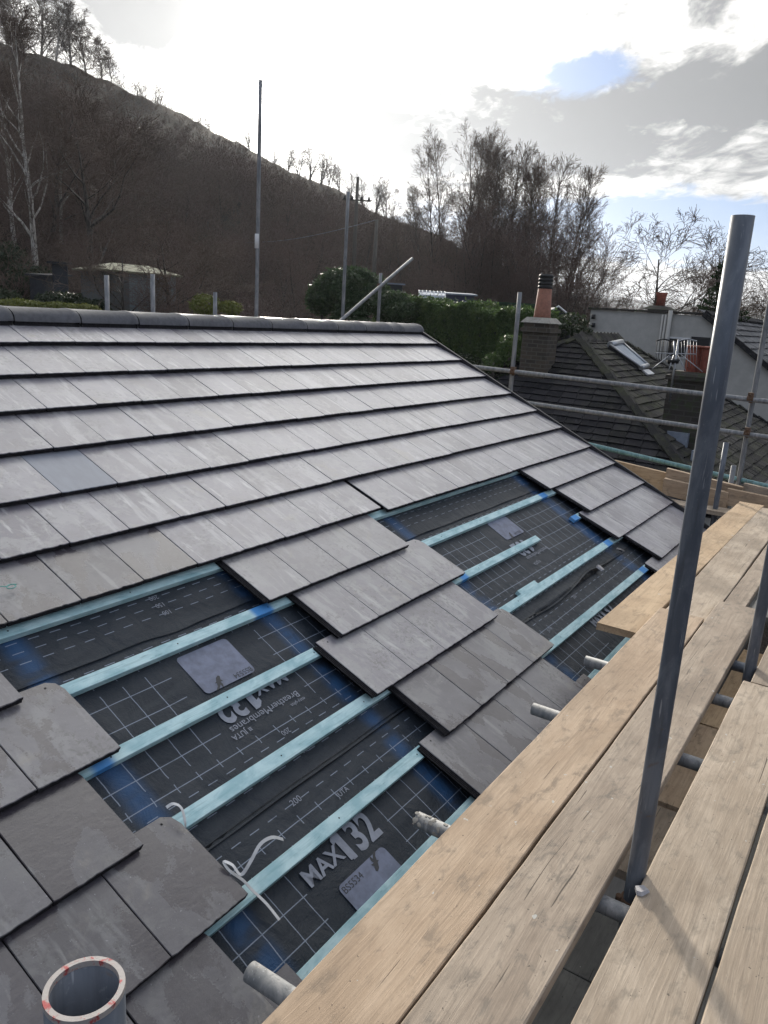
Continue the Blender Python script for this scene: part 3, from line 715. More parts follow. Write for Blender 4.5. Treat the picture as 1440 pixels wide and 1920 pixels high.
def bird(x, k, s, flip, off, parent):
    q = [(0,0),(.25,.1),(.45,.38),(.62,.42),(.50,.50),(.62,.72),(.95,.98),(.60,.92),(.35,.70),(.30,1.0),(.15,.72),(.18,.5),(-.05,.52),(.05,.36),(-.1,.1)]
    sg = -1 if flip else 1
    P = [RP(x+sg*a*s, k, off)+US*(sg*b*s) for a, b in q]; mb = MB(); mb.add(P, [tuple(range(len(q)))], 0); mb.build('printed_mark', MT['textdark'], parent)
oA = -.0825+.0035; oB = -.0865+.0035
patch(1.957, 2.233, 8.135, 8.775, oA, memA); ink('BS5534', 2.222, 8.68, .034, True, memA, oA+.001, 'textdark', sx=1.0)
bird(2.06, 8.60, .06, True, oA+.001, memA)
ink('MAX', 2.335, 8.93, .083, True, memA, oA, bold=.02, sx=1.06); ink('132', 2.135, 8.885, .165, True, memA, oA, bold=.03, sx=.86)
ink('BreatherMembranes', 2.318, 9.29, .044, True, memA, oA, sx=1.08); ink('easy-plus', 2.325, 9.42, .024, True, memA, oA)
ink('≡ JUTA', 2.008, 9.40, .033, True, memA, oA, bold=.01)
ink('200', 2.145, 9.665, .032, True, memA, oA); ink('100', 2.155, 9.985, .032, True, memA, oA)
patch(4.762, 5.058, 8.07, 8.65, oA, memA); ink('BS5534', 5.02, 8.56, .034, True, memA, oA+.001, 'textdark'); bird(4.88, 8.50, .06, True, oA+.001, memA)
ink('MAX', 5.13, 8.86, .083, True, memA, oA, bold=.02, sx=1.06); ink('132', 4.93, 8.80, .165, True, memA, oA, bold=.03, sx=.86)
ink('BreatherMembranes', 5.10, 9.20, .044, True, memA, oA, sx=1.0); ink('≡ JUTA', 4.84, 9.40, .033, True, memA, oA, bold=.01)
mem0 = [o for o in house.children if o.name.startswith('roofing_membrane')][0]
for t, k in (('200', 7.115), ('150', 7.26), ('100', 7.405)): ink(t, 2.115, k, .032, True, mem0, -.0785+.0035)
ink('200', 1.905, 10.49, .036, False, memB, oB); ink('JUTA', 2.09, 10.73, .03, False, memB, oB)
ink('MAX', 1.735, 11.275, .085, False, memB, oB, bold=.022, sx=1.05); ink('132', 1.925, 11.345, .165, False, memB, oB, bold=.03, sx=.84)
patch(1.815, 2.085, 11.45, 12.05, oB, memB); ink('BS5534', 1.822, 11.56, .036, False, memB, oB+.001, 'textdark'); bird(1.99, 11.62, .06, False, oB+.001, memB)
ink('MAX', 4.60, 11.22, .085, False, memB, oB, bold=.022, sx=1.05); ink('132', 4.79, 11.29, .165, False, memB, oB, bold=.03, sx=.84)
ink('200', 4.72, 10.52, .036, False, memB, oB); ink('JUTA', 4.15, 10.73, .03, False, memB, oB)
# battens
def batten(k, xa, xb, w=.05, top=-.050, th=.026, ka=None, mk='batten'):
    mb = MB(); n = max(1, int((xb-xa)/.3)); V = []; U = []
    prof = [(-w/2, -th), (w/2, -th), (w/2, -.0015), (w/2-.0015, 0), (-w/2+.0015, 0), (-w/2, -.0015)]
    for i in range(n+1):
        x = xa+(xb-xa)*i/n; kk = k+((ka-k)*i/n if ka is not None else 0)+.006*noise.noise(Vector((x, k*3, 1)))
        for a, b in prof: V.append(RP(x, kk, top+b)+US*a); U.append((x, a))
    m = len(prof); f = [(i*m+j, (i+1)*m+j, (i+1)*m+(j+1) % m, i*m+(j+1) % m) for i in range(n) for j in range(m)]
    f += [tuple(range(m)), tuple(n*m+j for j in reversed(range(m)))]
    mb.add(V, f, 0, False, U)
    x = 1.46+.535*math.ceil((xa+.03-1.46)/.535); U2 = []
    while x < min(xb, 6.0):   # nail heads over the rafters
        c = RP(x, k+((ka-k)*(x-xa)/(xb-xa) if ka is not None else 0), top+.0004); q = [c+UX*.0035*math.cos(t)+US*.0035*math.sin(t) for t in np.linspace(0, 2*math.pi, 8)[:-1]]
        mb.add(q, [tuple(range(7))], 1, False, [(x, 0)]*7); x += .535
    return mb.build('batten', [MT[mk], MT['hole']], house)
batten(7.0, XL, 7.4); batten(8.0, XL, 7.4, mk='batten_top'); batten(8.97, XL, 5.06, mk='batten_left'); batten(8.95, 5.77, 7.4, mk='batten_right')
batten(9.96, XL, 5.0, ka=9.95, w=.056); batten(9.95, 5.003, 7.4, w=.056, mk='batten_right'); batten(9.815, 4.23, 4.49, w=.034)
batten(10.85, XL, 7.4, ka=11.0, w=.052, mk='batten_right'); batten(11.86, XL, 7.45, w=.06)
# structure under the roof
def house_body():
    zb = -4.9; ye = float(RP(0, 12.75)[1]); ze = float(RP(0, 12.75, -.10)[2]); yb = 2*yr-ye
    mb = MB()   # deck below the membrane: front slope
    A = [RP(XL, 12.85, -.16), RP(7.42, 12.85, -.16), RP(7.42, 0, -.16), RP(XL, 0, -.16)]
    B = [RP(XL, 12.85, -.13), RP(7.42, 12.85, -.13), RP(7.42, 0, -.13), RP(XL, 0, -.13)]
    mb.hexa(A+B, 0); mb.build('roof_deck', MT['wood_post'], house)
    mb = MB(); us2 = np.array([0, -math.cos(PIT), math.sin(PIT)])
    top = np.array([0, yr, apex[2]])
    def Q(x, s, off): return np.array([x, 0, 0])+top-us2*s+np.array([0, math.sin(PIT), math.cos(PIT)])*off
    for i in range(8):
        s0, s1 = .05+i*.33, .05+(i+1)*.33+.02
        mb.hexa([Q(XL, s1, -.03), Q(7.35, s1, -.03), Q(7.35, s0, -.045), Q(XL, s0, -.045), Q(XL, s1, -.005), Q(7.35, s1, -.005), Q(7.35, s0, -.02), Q(XL, s0, -.02)][::1], 0)
    mb.build('back_roof_slope', MT['tile'], house)
    yb2 = float(Q(0, 2.5, 0)[1]); zb2 = float(Q(0, 2.5, 0)[2])
    mb = MB()  # gable wall profile
    for x0, x1_ in ((7.15, 7.38), (XL+.05, XL+.3)):
        P = [(ye+.25, zb), (yb2-.1, zb), (yb2-.1, zb2-.12), (yr, apex[2]-.14), (ye+.25, ze+.0)]
        V = [(x0, a, b) for a, b in P]+[(x1_, a, b) for a, b in P]; n = 5
        mb.add(V, [tuple(reversed(range(n))), tuple(range(n, 2*n))]+[(i, (i+1) % n, n+(i+1) % n, n+i) for i in range(n)], 0)
    mb.box((XL+.3, ye+.25, zb), (7.15, ye+.5, ze), 0); mb.box((XL+.3, yb2-.35, zb), (7.15, yb2-.1, zb2-.15), 0)
    mb.build('wall', MT['wall'], house)
    mb = MB(); mb.box((XL, ye+.06, ze-.17), (7.42, ye+.085, ze+.01), 0); mb.build('fascia', MT['black'], house)
    mb = MB()  # verge trim: follows the cut edge of the tiles
    P = [RP(verge(k)+.004, k, .004) for k in np.arange(.3, 12.4, 1.0)]
    for a, b in zip(P[:-1], P[1:]):
        d = (b-a)/np.linalg.norm(b-a); s_ = np.cross(d, UN); s_ = s_/np.linalg.norm(s_)
        if s_[0] < 0: s_ = -s_
        mb.frame(a, d, s_, UN, (0, -.006, -.075), (np.linalg.norm(b-a)+.004, .020, .006), 0)
    mb.build('verge_trim', MT['verge'], house)
house_body()
# ------------------------------------------------------------------ loose tiles
_tm = {}
def loose_tile(x, k, label, group, matk, w=TW, chip=None, yaw=0.0, lock=True):
    global sd_
    sd_ += 1
    key = (matk, chip, lock, round(w, 2), sd_ % 4)
    if key not in _tm:
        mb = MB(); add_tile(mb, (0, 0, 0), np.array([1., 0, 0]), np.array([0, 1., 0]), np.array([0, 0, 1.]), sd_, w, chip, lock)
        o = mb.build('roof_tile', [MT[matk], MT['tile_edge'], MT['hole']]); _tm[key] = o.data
    else:
        o = bpy.data.objects.new('roof_tile', _tm[key]); COL.objects.link(o)
    o.location = tuple(RP(x, k, rnd.uniform(-.0008, .0008)))
    o.rotation_euler = (PIT-TILT, 0, 0)
    o.rotation_euler = (Matrix.Rotation(PIT-TILT, 3, 'X') @ Matrix.Rotation(yaw, 3, 'Z')).to_euler()
    tag(o, label, 'roof tile', group)
ORD = ['first', 'second', 'third', 'fourth', 'fifth', 'sixth']
gm = 'loose roof tiles laid in the middle of the bare roof'
rown = ['top', 'second', 'third', 'fourth', 'bottom']
for r_, (x, k) in enumerate(((2.5175, 8.0), (2.70, 9.0), (2.572, 10.02), (2.728, 11.02), (2.58, 12.0))):
    for j in range(4):
        chip = 'tr' if j == 3 and r_ in (1, 3, 4) else None
        mk = 'tile_mid' if r_ < 3 else 'tile_damp'
        loose_tile(x+.3*j, k, '%s grey tile from the left in the %s row of the middle strip between the two membrane openings' % (ORD[j], rown[r_]), gm, mk, chip=chip, yaw=rnd.uniform(-.004, .004), lock=(j == 0))
loose_tile(3.66, 12.85, 'grey eaves tile poking out below the middle strip beside the boards', gm, 'tile_damp')
gl = 'loose damp roof tiles at the lower left'
for r_, (xr, k) in enumerate(((1.323, 8.0), (1.479, 9.0), (1.332, 10.0), (1.494, 10.97), (1.335, 12.0))):
    for j in range(3 if r_ < 3 else 4):
        xx = xr-.3*(j+1)+.0015
        if r_ == 0 and j > 1: continue
        pos = 'rightmost' if j == 0 else ('%s from the right' % ORD[j])
        loose_tile(xx, k, 'damp dark grey tile, %s in the %s row of the lower left patch' % (pos, rown[r_]), gl, 'tile_damp' if r_ < 2 else 'tile_wet', chip='tr' if j == 0 and r_ != 0 else None, yaw=rnd.uniform(-.005, .005), lock=False)
loose_tile(1.172, 12.80, 'dark eaves tile corner between the pipe end and the lowest blue batten', gl, 'tile_wet', lock=False)
gv = 'roof tiles along the right verge below the laid courses'
for r_, (x, k) in enumerate(((5.87, 8.0), (6.03, 9.04), (5.93, 10.05), (6.15, 11.08), (5.92, 12.05))):
    j = 0
    while x+.3*j < verge(k)-.06:
        w = min(TW, verge(k)-x-.3*j)
        loose_tile(x+.3*j, k, '%s pale grey tile from the left in the %s row beside the far verge' % (ORD[j], rown[r_]), gv, 'tile', w=w, lock=(j == 0)); j += 1
# slate scraps, twine, straps
def scrap(p, s, label, matk='tile_damp', rot=0.3, tilt=.3):
    mb = MB(); q = [(-.5, -.3), (.1, -.5), (.5, .1), (.35, .4), (-.35, .35)]
    V = [(a*s, b*s, 0) for a, b in q]+[(a*s*.85, b*s*.85, s*.22+.1*a*s) for a, b in q]; n = 5
    mb.add(V, [tuple(reversed(range(n))), tuple(range(n, 2*n))]+[(i, (i+1) % n, n+(i+1) % n, n+i) for i in range(n)], 0)
    o = mb.build('slate_scrap', [MT[matk]]); o.location = tuple(p); o.rotation_euler = (tilt, .1, rot); tag(o, label, 'slate scrap'); return o
scrap(onz(1203, 1672, -1.418), .042, 'small broken piece of grey slate at the foot of the near pole on the board', 'tile', 2.6, .25)
scrap(RP(5.30, 9.93+.42, -.050), .07, 'small grey slate chip lying on the dark membrane in the far opening', 'tile', .3, PIT)
scrap(RP(5.83, 10.28, -.045), .06, 'dark slate chip tucked under the verge tiles at the far opening', 'tile_wet', 1.3, PIT)
def ribbon(pts, w, nrm, name, label, matk, cat):
    mb = MB(); P = []
    for i, p in enumerate(pts):
        t = np.asarray(pts[min(i+1, len(pts)-1)])-np.asarray(pts[max(i-1, 0)]); t = t/np.linalg.norm(t); s_ = np.cross(t, nrm[i] if isinstance(nrm, list) else nrm); s_ = s_/np.linalg.norm(s_); u = np.cross(s_, t)
        for a, b in ((-w/2, -.0006), (w/2, -.0006), (w/2, .0006), (-w/2, .0006)): P.append(np.asarray(p)+s_*a+u*b)
    n = len(pts); mb.add(P, [(i*4+j, i*4+(j+1) % 4, (i+1)*4+(j+1) % 4, (i+1)*4+j) for i in range(n-1) for j in range(4)], 0, False)
    o = mb.build(name, MT[matk], loc=pts[0]); tag(o, label, cat)
def smoothp(P, n=5):
    P = [np.asarray(p, float) for p in P]; out = []
    for i in range(len(P)-1):
        a = P[max(i-1, 0)]; b = P[i]; c = P[i+1]; d = P[min(i+2, len(P)-1)]
        for j in range(n):
            t = j/n; out.append(.5*((2*b)+(-a+c)*t+(2*a-5*b+4*c-d)*t*t+(-a+3*b-3*c+d)*t**3))
    out.append(P[-1]); return out
def onroof(u, v, off=0.0):
    d = ray(u, v); return d*((UN@RP0+off)/(UN@d))
nr = np.array([.2, -.5, .6])
ribbon(smoothp([onroof(524, 1725, -.050), onroof(500, 1695, -.045), onroof(472, 1668, -.03), onroof(455, 1650, -.012), onroof(430, 1632, .0), onroof(420, 1616, .005), onroof(436, 1622, .010), onroof(452, 1640, .008), onroof(470, 1615, .03), onroof(488, 1583, .05), onroof(510, 1570, .05), onroof(531, 1574, .02)]), .011, nr,
  'plastic_strap', 'long white plastic strap looped over the batten at the lower left opening', 'strap', 'strap')
ribbon(smoothp([onroof(312, 1514, .0), onroof(325, 1507, .01), onroof(340, 1515, .012), onroof(347, 1540, .0), onroof(348, 1553, -.02)]), .010, nr,
  'plastic_strap', 'short white plastic strap curled over the batten end beside the middle damp tile', 'strap', 'strap')
mb = MB(); mb.tube(smoothp([RP(.53+a*.035, 6.98+b*.1, .006) for a, b in ((0, 0), (.6, .25), (1.2, .1), (1.5, .5), (1.0, .75), (.5, .5), (.9, .1), (1.7, .3))]), .0018, 6, 0); 
tw_p = onroof(10, 1097, .006)-RP(.53, 6.98, .006)
mb.v = [v+tw_p-np.array([.02, 0, 0]) for v in mb.v]
o = mb.build('twine', MT['twine'], loc=onroof(10, 1097, .006)); tag(o, 'scrap of green twine on the damp tiles at the left edge', 'twine')

# ------------------------------------------------------------------ scaffold
RT = .02415
def pole(name, a, b, label, group, matk='galv', cat='scaffold pole', n=20, hollow=.87, couplers=()):
    a = np.asarray(a, float); b = np.asarray(b, float)
    L_ = np.linalg.norm(b-a); k = max(2, int(L_/.4)+1)
    mb = MB(); mb.tube([a+(b-a)*i/(k-1) for i in range(k)], RT, n, 0, hollow=hollow)
    o = mb.build(name, MT[matk], loc=a); tag(o, label, cat, group)
    for c, ax in couplers:
        c = np.asarray(c, float); m2 = MB(); d = (b-a)/L_
        m2.tube([c-d*.028, c+d*.028], RT+.007, 14, 0, caps=True)
        e = np.asarray(ax, float); m2.tube([c+e*.05-np.cross(e, d)*0, c+e*.052], .02, 8, 0)
        s_ = np.cross(d, e); m2.tube([c+e*.02+s_*.028, c+e*.045+s_*.034], .009, 6, 0); m2.tube([c-e*.035-d*.01, c-e*.035+d*.018], .010, 6, 0)
        m2.frame(c, e, s_, d, (.0, -.03, -.024), (.055, .03, .024), 0)
        m2.build('coupler', MT['rust'], o)
    return o
gz0 = -4.9
pole('scaffold_pole', (1.93, .356, gz0), (1.925, .356, .250), 'tall upright scaffold pole standing nearest on the right between the boards', 'upright poles of the near scaffold', 'galv_dark', n=32, couplers=[((1.93, .356, -1.533), (0, -1, 0))])
pole('scaffold_pole', (.242, .355, gz0), (.242, .355, -.418), 'open ended upright pole with a red marked rim at the bottom left', 'upright poles of the near scaffold', 'galv_dark', n=40)
o = [q for q in COL.objects if q.name.startswith('scaffold_pole')][-1]
mb = MB(); A_ = [(.242+r_*math.cos(t), .355+r_*math.sin(t), z) for r_, z in ((RT*1.008, -.4215), (RT*1.008, -.4172), (RT*.86, -.4172), (RT*.86, -.4215)) for t in np.linspace(0, 2*math.pi, 41)[:-1]]
mb.add(A_, [(i*40+j, i*40+(j+1) % 40, (i+1) % 4*40+(j+1) % 40, (i+1) % 4*40+j) for i in range(4) for j in range(40)], 0, False); mb.build('rim', MT['rim'], o)
pole('scaffold_pole', (3.60, .332, gz0), (3.60, .332, .9), 'dark upright scaffold pole at the right edge rising between the boards', 'upright poles of the near scaffold', 'galv_dark', n=24)
ZT = -1.483
for x, y1, lab in ((1.11, 1.0, 'board bearer tube poking out over the roof at the bottom, beside the red rimmed pole'), (1.828, .985, 'board bearer tube with a paint splashed end over the lower left opening'), (2.715, .985, 'bare board bearer tube end poking out over the middle tiles'), (3.30, .975, 'board bearer tube end nearest the raised board end')):
    pole('bearer_tube', (x, -.95, ZT), (x+.0, y1, ZT), lab, 'tubes carrying the boards', 'galv', n=24)
pole('bearer_tube', (3.72, -.95, ZT), (3.72, .80, ZT), 'short dark board bearer tube behind the second upright pole', 'tubes carrying the boards', 'galv_dark')
for x in (5.2, 6.3, 7.2):
    pole('bearer_tube', (x, -.95, ZT-.042), (x, .84, ZT-.042), 'board bearer tube hidden under the far boards', 'tubes carrying the boards', 'galv_dark', n=12)
pole('bearer_tube', (-1.2, .30, ZT-.05), (8.4, .30, ZT-.05), 'long tube running under the boards along the eaves', 'tubes carrying the boards', 'galv_dark', n=12)
pole('bearer_tube', (-1.2, -.9, ZT-.05), (8.4, -.9, ZT-.05), 'long outer tube running under the boards', 'tubes carrying the boards', 'galv_dark', n=12)
# splash of plaster on the second tube end
mb = MB(); rr_ = random.Random(3)
for i in range(26):
    a = rr_.uniform(-.6, 1.9); yy = .985-rr_.random()**2*.10; c = np.array([1.828+math.sin(a)*RT*-1, yy, ZT+math.cos(a)*RT]); s_ = rr_.uniform(.003, .008)
    mb.tube([c*1.0, c+(c-np.array([1.828, yy, ZT]))*.02, c+(c-np.array([1.828, yy, ZT]))*.035], [s_, s_*.9, s_*.5], 7, 0)
ob = [q for q in COL.objects if q.name.startswith('bearer_tube')][1]; mb.build('plaster_splash', MT['mortar'], ob)
# boards
def board(x0, x1, y0, y1, ztop, matk, label, group, yaw=0.0, th=.038, dz=0.0, seed=1):
    L_ = x1-x0; w = y1-y0; n = max(4, int(L_/.12)); r = random.Random(seed); V = []
    prof = [(0, -th), (w, -th), (w, -.003), (w-.003, 0), (.003, 0), (0, -.003)]
    ph = r.random()*9
    for i in range(n+1):
        x = L_*i/n
        for j, (a, b) in enumerate(prof):
            e = (noise.noise(Vector((x*1.6, ph, j < 2 or j > 3)))*.0035+r.uniform(-.0008, .0008)) if 0 < i < n else 0
            V.append((x+(r.uniform(-.003, .003) if i in (0, n) else 0), a+e*(1 if a > w/2 else -1), b+dz*i/n+noise.noise(Vector((x*.7, ph, 3)))*.002))
    m = len(prof); f = [(i*m+j, (i+1)*m+j, (i+1)*m+(j+1) % m, i*m+(j+1) % m) for i in range(n) for j in range(m)]
    f += [tuple(range(m)), tuple(n*m+j for j in reversed(range(m)))]
    f = [tuple(reversed(q)) for q in f]
    mb = MB(); mb.add(V, f, 0); o = mb.build('scaffold_board', [MT[matk]])
    o.location = (x0, y0, ztop); o.rotation_euler = (0, 0, yaw); tag(o, label, 'scaffold board', group); return o
gb = 'boards of the eaves platform'
board(.18, 4.08, .628, .852, -1.420, 'board_tan', 'long tan board along the inner edge of the platform beside the roof', gb, seed=2)
board(.10, 4.43, .410, .6195, -1.420, 'board_grey', 'greyer board second from the roof, left of the near pole', gb, seed=3)
board(.20, 3.42, .118, .333, -1.420, 'board_pale', 'dusty board right of the near pole with the slate scrap on it', gb, seed=4)
board(.30, 3.42, -.115, .112, -1.422, 'board_pale', 'board in the bottom right corner beyond a thin dark gap', gb, yaw=-.004, seed=5)
board(3.435, 7.3, .08, .305, -1.420, 'board_grey', 'grey board starting behind the butt joint at the right edge', gb, seed=6)
board(3.5, 7.3, -.15, .07, -1.420, 'board_grey', 'board beyond the right edge of the platform', gb, seed=7)
board(3.74, 7.55, .868, 1.073, -1.459, 'board_warm', 'warm orange toned board with a free sawn end over the far opening', gb, yaw=-.010, seed=8)
board(4.11, 7.45, .618, .846, -1.461, 'board_pale', 'long pale grey board running away beside the warm board', gb, yaw=.001, seed=9)
board(4.46, 7.40, .500, .612, -1.463, 'board_grey', 'narrow grey board between the long pale board and the sunken dull one', gb, yaw=-.003, seed=14)
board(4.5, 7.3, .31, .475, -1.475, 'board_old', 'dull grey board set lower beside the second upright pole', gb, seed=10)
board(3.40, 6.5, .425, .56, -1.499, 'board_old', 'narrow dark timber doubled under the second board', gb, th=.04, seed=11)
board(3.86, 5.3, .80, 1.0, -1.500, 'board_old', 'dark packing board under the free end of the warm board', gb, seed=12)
gl_ = 'boards of the lower platform seen through the gap'
zl = -1.95
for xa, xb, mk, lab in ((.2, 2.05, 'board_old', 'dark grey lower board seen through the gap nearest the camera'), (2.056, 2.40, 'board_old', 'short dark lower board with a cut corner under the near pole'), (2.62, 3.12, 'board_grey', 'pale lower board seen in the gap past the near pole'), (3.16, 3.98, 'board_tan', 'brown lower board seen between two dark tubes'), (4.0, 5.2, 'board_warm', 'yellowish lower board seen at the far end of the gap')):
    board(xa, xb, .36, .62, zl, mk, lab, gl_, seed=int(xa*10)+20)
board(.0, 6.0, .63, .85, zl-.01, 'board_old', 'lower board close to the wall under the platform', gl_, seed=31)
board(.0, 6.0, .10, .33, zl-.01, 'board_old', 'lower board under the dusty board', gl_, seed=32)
# gable end: rails, uprights, boards on edge
gg = 'rails round the gable end'
XG = 8.30
def yl(u, v): return onx(u, v, XG)
a, b = yl(885, 687.5), yl(1440, 753); d = (b-a)/np.linalg.norm(b-a)
pole('guard_rail', a-d*.5, b+d*1.4, 'upper galvanised guard rail across the gable end', gg, cat='guard rail', couplers=[(yl(1407, 747), (0, 0, 1)), (yl(962, 697), (0, 0, 1))])
a, b = yl(990, 756), yl(1440, 820); d = (b-a)/np.linalg.norm(b-a)
pole('guard_rail', a-d*.9, b+d*1.4, 'lower galvanised guard rail across the gable end', gg, cat='guard rail', couplers=[(yl(1401, 812), (0, 0, 1))])
a, b = onx(1090, 830, 8.36), onx(1440, 912, 8.36); d = (b-a)/np.linalg.norm(b-a)
pole('guard_rail', a-d*.6, b+d*1.2, 'teal painted rail just above the toe board at the gable end', gg, 'galv_teal', cat='guard rail')
p = onx(975, 548, XG+.05); q = onx(957, 745, XG+.05); pole('scaffold_pole', (q[0], q[1]+.0, gz0), p, 'slim upright pole beside the chimney at the gable end', 'upright poles at the gable end')
p = onx(1388, 890, XG+.05); q = onx(1440, 585, XG+.05); pole('scaffold_pole', (p[0], p[1], gz0), (p[0], q[1], 1.1), 'upright pole at the far right carrying both guard rails', 'upright poles at the gable end')
p = onx(1362, 830, 7.72); q = onx(1338, 975, 7.72); pole('scaffold_pole', (p[0], q[1]-.0, gz0), (p[0], p[1], p[2]), 'short upright pole end beside the stacked planks', 'upright poles at the gable end', 'galv_dark')
p = onx(1376, 873, 8.2); pole('scaffold_pole', (p[0], p[1], gz0), p, 'stubby pole end just behind the teal rail', 'upright poles at the gable end')
def plank_edge(u0, v0, u1, v1, x, h, th, matk, label, seed):
    """board standing on its edge along the gable, top edge through two photo points"""
    a = onx(u0, v0, x); b = onx(u1, v1, x); y0, y1 = sorted((a[1], b[1])); z = (a[2]+b[2])/2
    mb = MB(); n = 10; V = []; r = random.Random(seed)
    for i in range(n+1):
        t = i/n; yy = y1+(y0-y1)*t; zz = a[2]+(b[2]-a[2])*t
        for dx, dz in ((0, -h), (th, -h), (th, -.002), (th-.003, 0), (.003, 0), (0, -.002)): V.append((x+dx+r.uniform(-.0008, .0008), yy, zz+dz+r.uniform(-.0008, .0008)))
    m = 6; f = [(i*m+j, (i+1)*m+j, (i+1)*m+(j+1) % m, i*m+(j+1) % m) for i in range(n) for j in range(m)]+[tuple(range(m)), tuple(n*m+j for j in reversed(range(m)))]
    f = [tuple(reversed(q)) for q in f]
    # wood grain runs along local x: rotate a quarter turn
    P = np.array(V)-np.array(a); P = np.stack([-(P[:, 1]), P[:, 0], P[:, 2]], -1)
    mb.add(P, f, 0); o = mb.build('scaffold_board', [MT[matk]]); o.location = tuple(a); o.rotation_euler = (0, 0, -math.pi/2); tag(o, label, 'scaffold board', 'boards at the gable end'); return o
plank_edge(1143, 861, 1330, 906, 8.05, .225, .038, 'board_warm', 'brown toe board on edge showing behind the roof verge', 41)
plank_edge(1250, 878, 1393, 914, 7.98, .12, .06, 'board_tan', 'short upper timber of the stack behind the near pole', 42)
plank_edge(1245, 897, 1366, 924, 7.88, .16, .07, 'board_tan', 'thick front timber of the stack left of the short pole', 43)
plank_edge(1364, 916, 1500, 944, 7.90, .16, .06, 'board_tan', 'thick front timber of the stack right of the short pole', 44)
plank_edge(1395, 906, 1500, 930, 8.02, .12, .05, 'board_grey', 'rear timber under the teal rail at the far right', 45)
board(7.62, 7.84, -1.0, 3.2, -1.60, 'board_pale', 'board laid flat across the gable end', 'boards at the gable end', seed=51) 
# far side of the house: uprights showing over the ridge
gf = 'uprights beyond the ridge'
YF = 7.0
for (u, v, ub, vb, lab) in ((488.5, 150, 481, 585, 'very tall thin pole rising into the bright sky beyond the ridge'), (653, 360, 642, 595, 'tall pole beyond the ridge, right of the tallest one'), (714, 512, 709, 597, 'short pole crossed by the slanting tube'),
    (403.5, 548, 404, 585, 'very short pole end just showing above the ridge'), (286, 514, 287, 580, 'short pole in front of the garden shed right side'), (199.5, 516, 202, 577, 'short pole in front of the garden shed left side')):
    p = ony(u, v, YF); q = ony(ub, vb, YF); t = pole('scaffold_pole', (q[0], YF, gz0), p, lab, gf, n=12, couplers=([(ony(711, 535, YF), (0, -1, 0))] if u == 714 else ()))
    if u == 488.5:
        m2 = MB(); c = ony(481.5, 452, YF); m2.tube([c-np.array([0, 0, .085]), c+np.array([0, 0, .085])], RT*1.06, 12, 0); m2.build('white_tape', MT['white'], t)
a = ony(640, 600, YF-.06); b = ony(773, 485, YF-.06)
pole('scaffold_tube', a+(a-b)*.4, b, 'slanting tube clamped across the short pole beyond the ridge', gf, n=12)
# ------------------------------------------------------------------ neighbouring buildings
def tiled_face(parent, name, O, e, s, nrm, poly, w, gauge, matk, seed=0, th=.022, over=.06, stepf=1.0):
    """rows of old tiles on a roof face. O = corner, e along the row, s up the slope, poly = polygon in (e,s) metres"""
    r = random.Random(seed); mb = MB(); O, e, s, nrm = (np.asarray(k, float) for k in (O, e, s, nrm))
    smax = max(p[1] for p in poly); smin = min(p[1] for p in poly); k = 0; sy = smin
    def span(y):
        xs = []
        for (a, b), (c, d) in zip(poly, poly[1:]+poly[:1]):
            if (b <= y < d) or (d <= y < b): xs.append(a+(c-a)*(y-b)/(d-b))
        return (min(xs), max(xs)) if len(xs) >= 2 else None
    while sy < smax-.03:
        sp = span(min(sy+gauge*.5, smax-.01))
        if sp:
            x = sp[0]-((k*.5+r.uniform(-.03, .03)) % 1)*w
            while x < sp[1]:
                a, b = max(x+.004, sp[0]), min(x+w-.008, sp[1]); x += w
                if b-a < .03: continue
                dz = r.uniform(-.004, .007)*stepf; dy = r.uniform(-.010, .010)*stepf; tl = r.uniform(-.012, .012)*stepf
                y0, y1 = sy+dy, sy+gauge+over*.5
                P = lambda X, Y, Z: O+e*X+s*Y+nrm*Z
                mb.hexa([P(a, y0, th*.3+dz), P(b, y0, th*.3+dz+tl), P(b, y1, -.02), P(a, y1, -.02), P(a, y0, th*1.5+dz), P(b, y0, th*1.5+dz+tl), P(b, y1, .0), P(a, y1, .0)], 0)
        sy += gauge; k += 1
    return mb.build(name, MT[matk], parent)
def hip_line(parent, a, b, n, w, matk, name='hip_tile_row', h=.07):
    a = np.asarray(a, float); b = np.asarray(b, float); d = b-a; L_ = np.linalg.norm(d); d /= L_
    sd2 = np.cross(d, (0, 0, 1.0)); sd2 /= np.linalg.norm(sd2); up = np.cross(sd2, d); mb = MB(); q = random.Random(4)
    st = L_/n
    for i in range(n):
        o = a+d*(i*st); z0 = q.uniform(0, .02); 
        for sg in (-1, 1):
            v = []
            for t in (-.03, st+.02):
                lift = .035 if t > 0 else 0.0
                for (x, z) in ((0, h-.03), (sg*w, -.05), (sg*w, -.02), (0, h)):
                    v.append(o+d*t+sd2*x+up*(z+lift+z0+q.uniform(-.005, .005)))
            f = [(0, 1, 2, 3), (7, 6, 5, 4), (0, 4, 5, 1), (1, 5, 6, 2), (2, 6, 7, 3), (3, 7, 4, 0)]
            mb.add(v, f, 0)
    return mb.build(name, MT[matk], parent)
A = np.array([19.852, 7.144, -.30]); B = np.array([22.923, 7.144, -.25]); B[2] = A[2]
T = .6; LH = 4.9; ZE = A[2]-T*LH; GN = gz(22, 4)-1.5
nb = thing('hip_roofed_bungalow', (21.4, 7.1, GN), 'neighbouring bungalow with a dark mossy hipped roof and narrow skylight', 'bungalow')
mb = MB(); mb.box((A[0]-LH+.5, A[1]-LH+.5, GN), (B[0]+LH-.5, A[1]+LH-.5, ZE-.02), 0); mb.build('wall', MT['render'], nb)
cs = 1/math.sqrt(1+T*T)
def under(lst, name='roof_underlay'):
    mb = MB(); off = np.array([0, 0, -.05])
    for P in lst: mb.add([np.array(p)+off for p in P], [tuple(range(len(P)))], 0)
    return mb.build(name, MT['black'], nb)
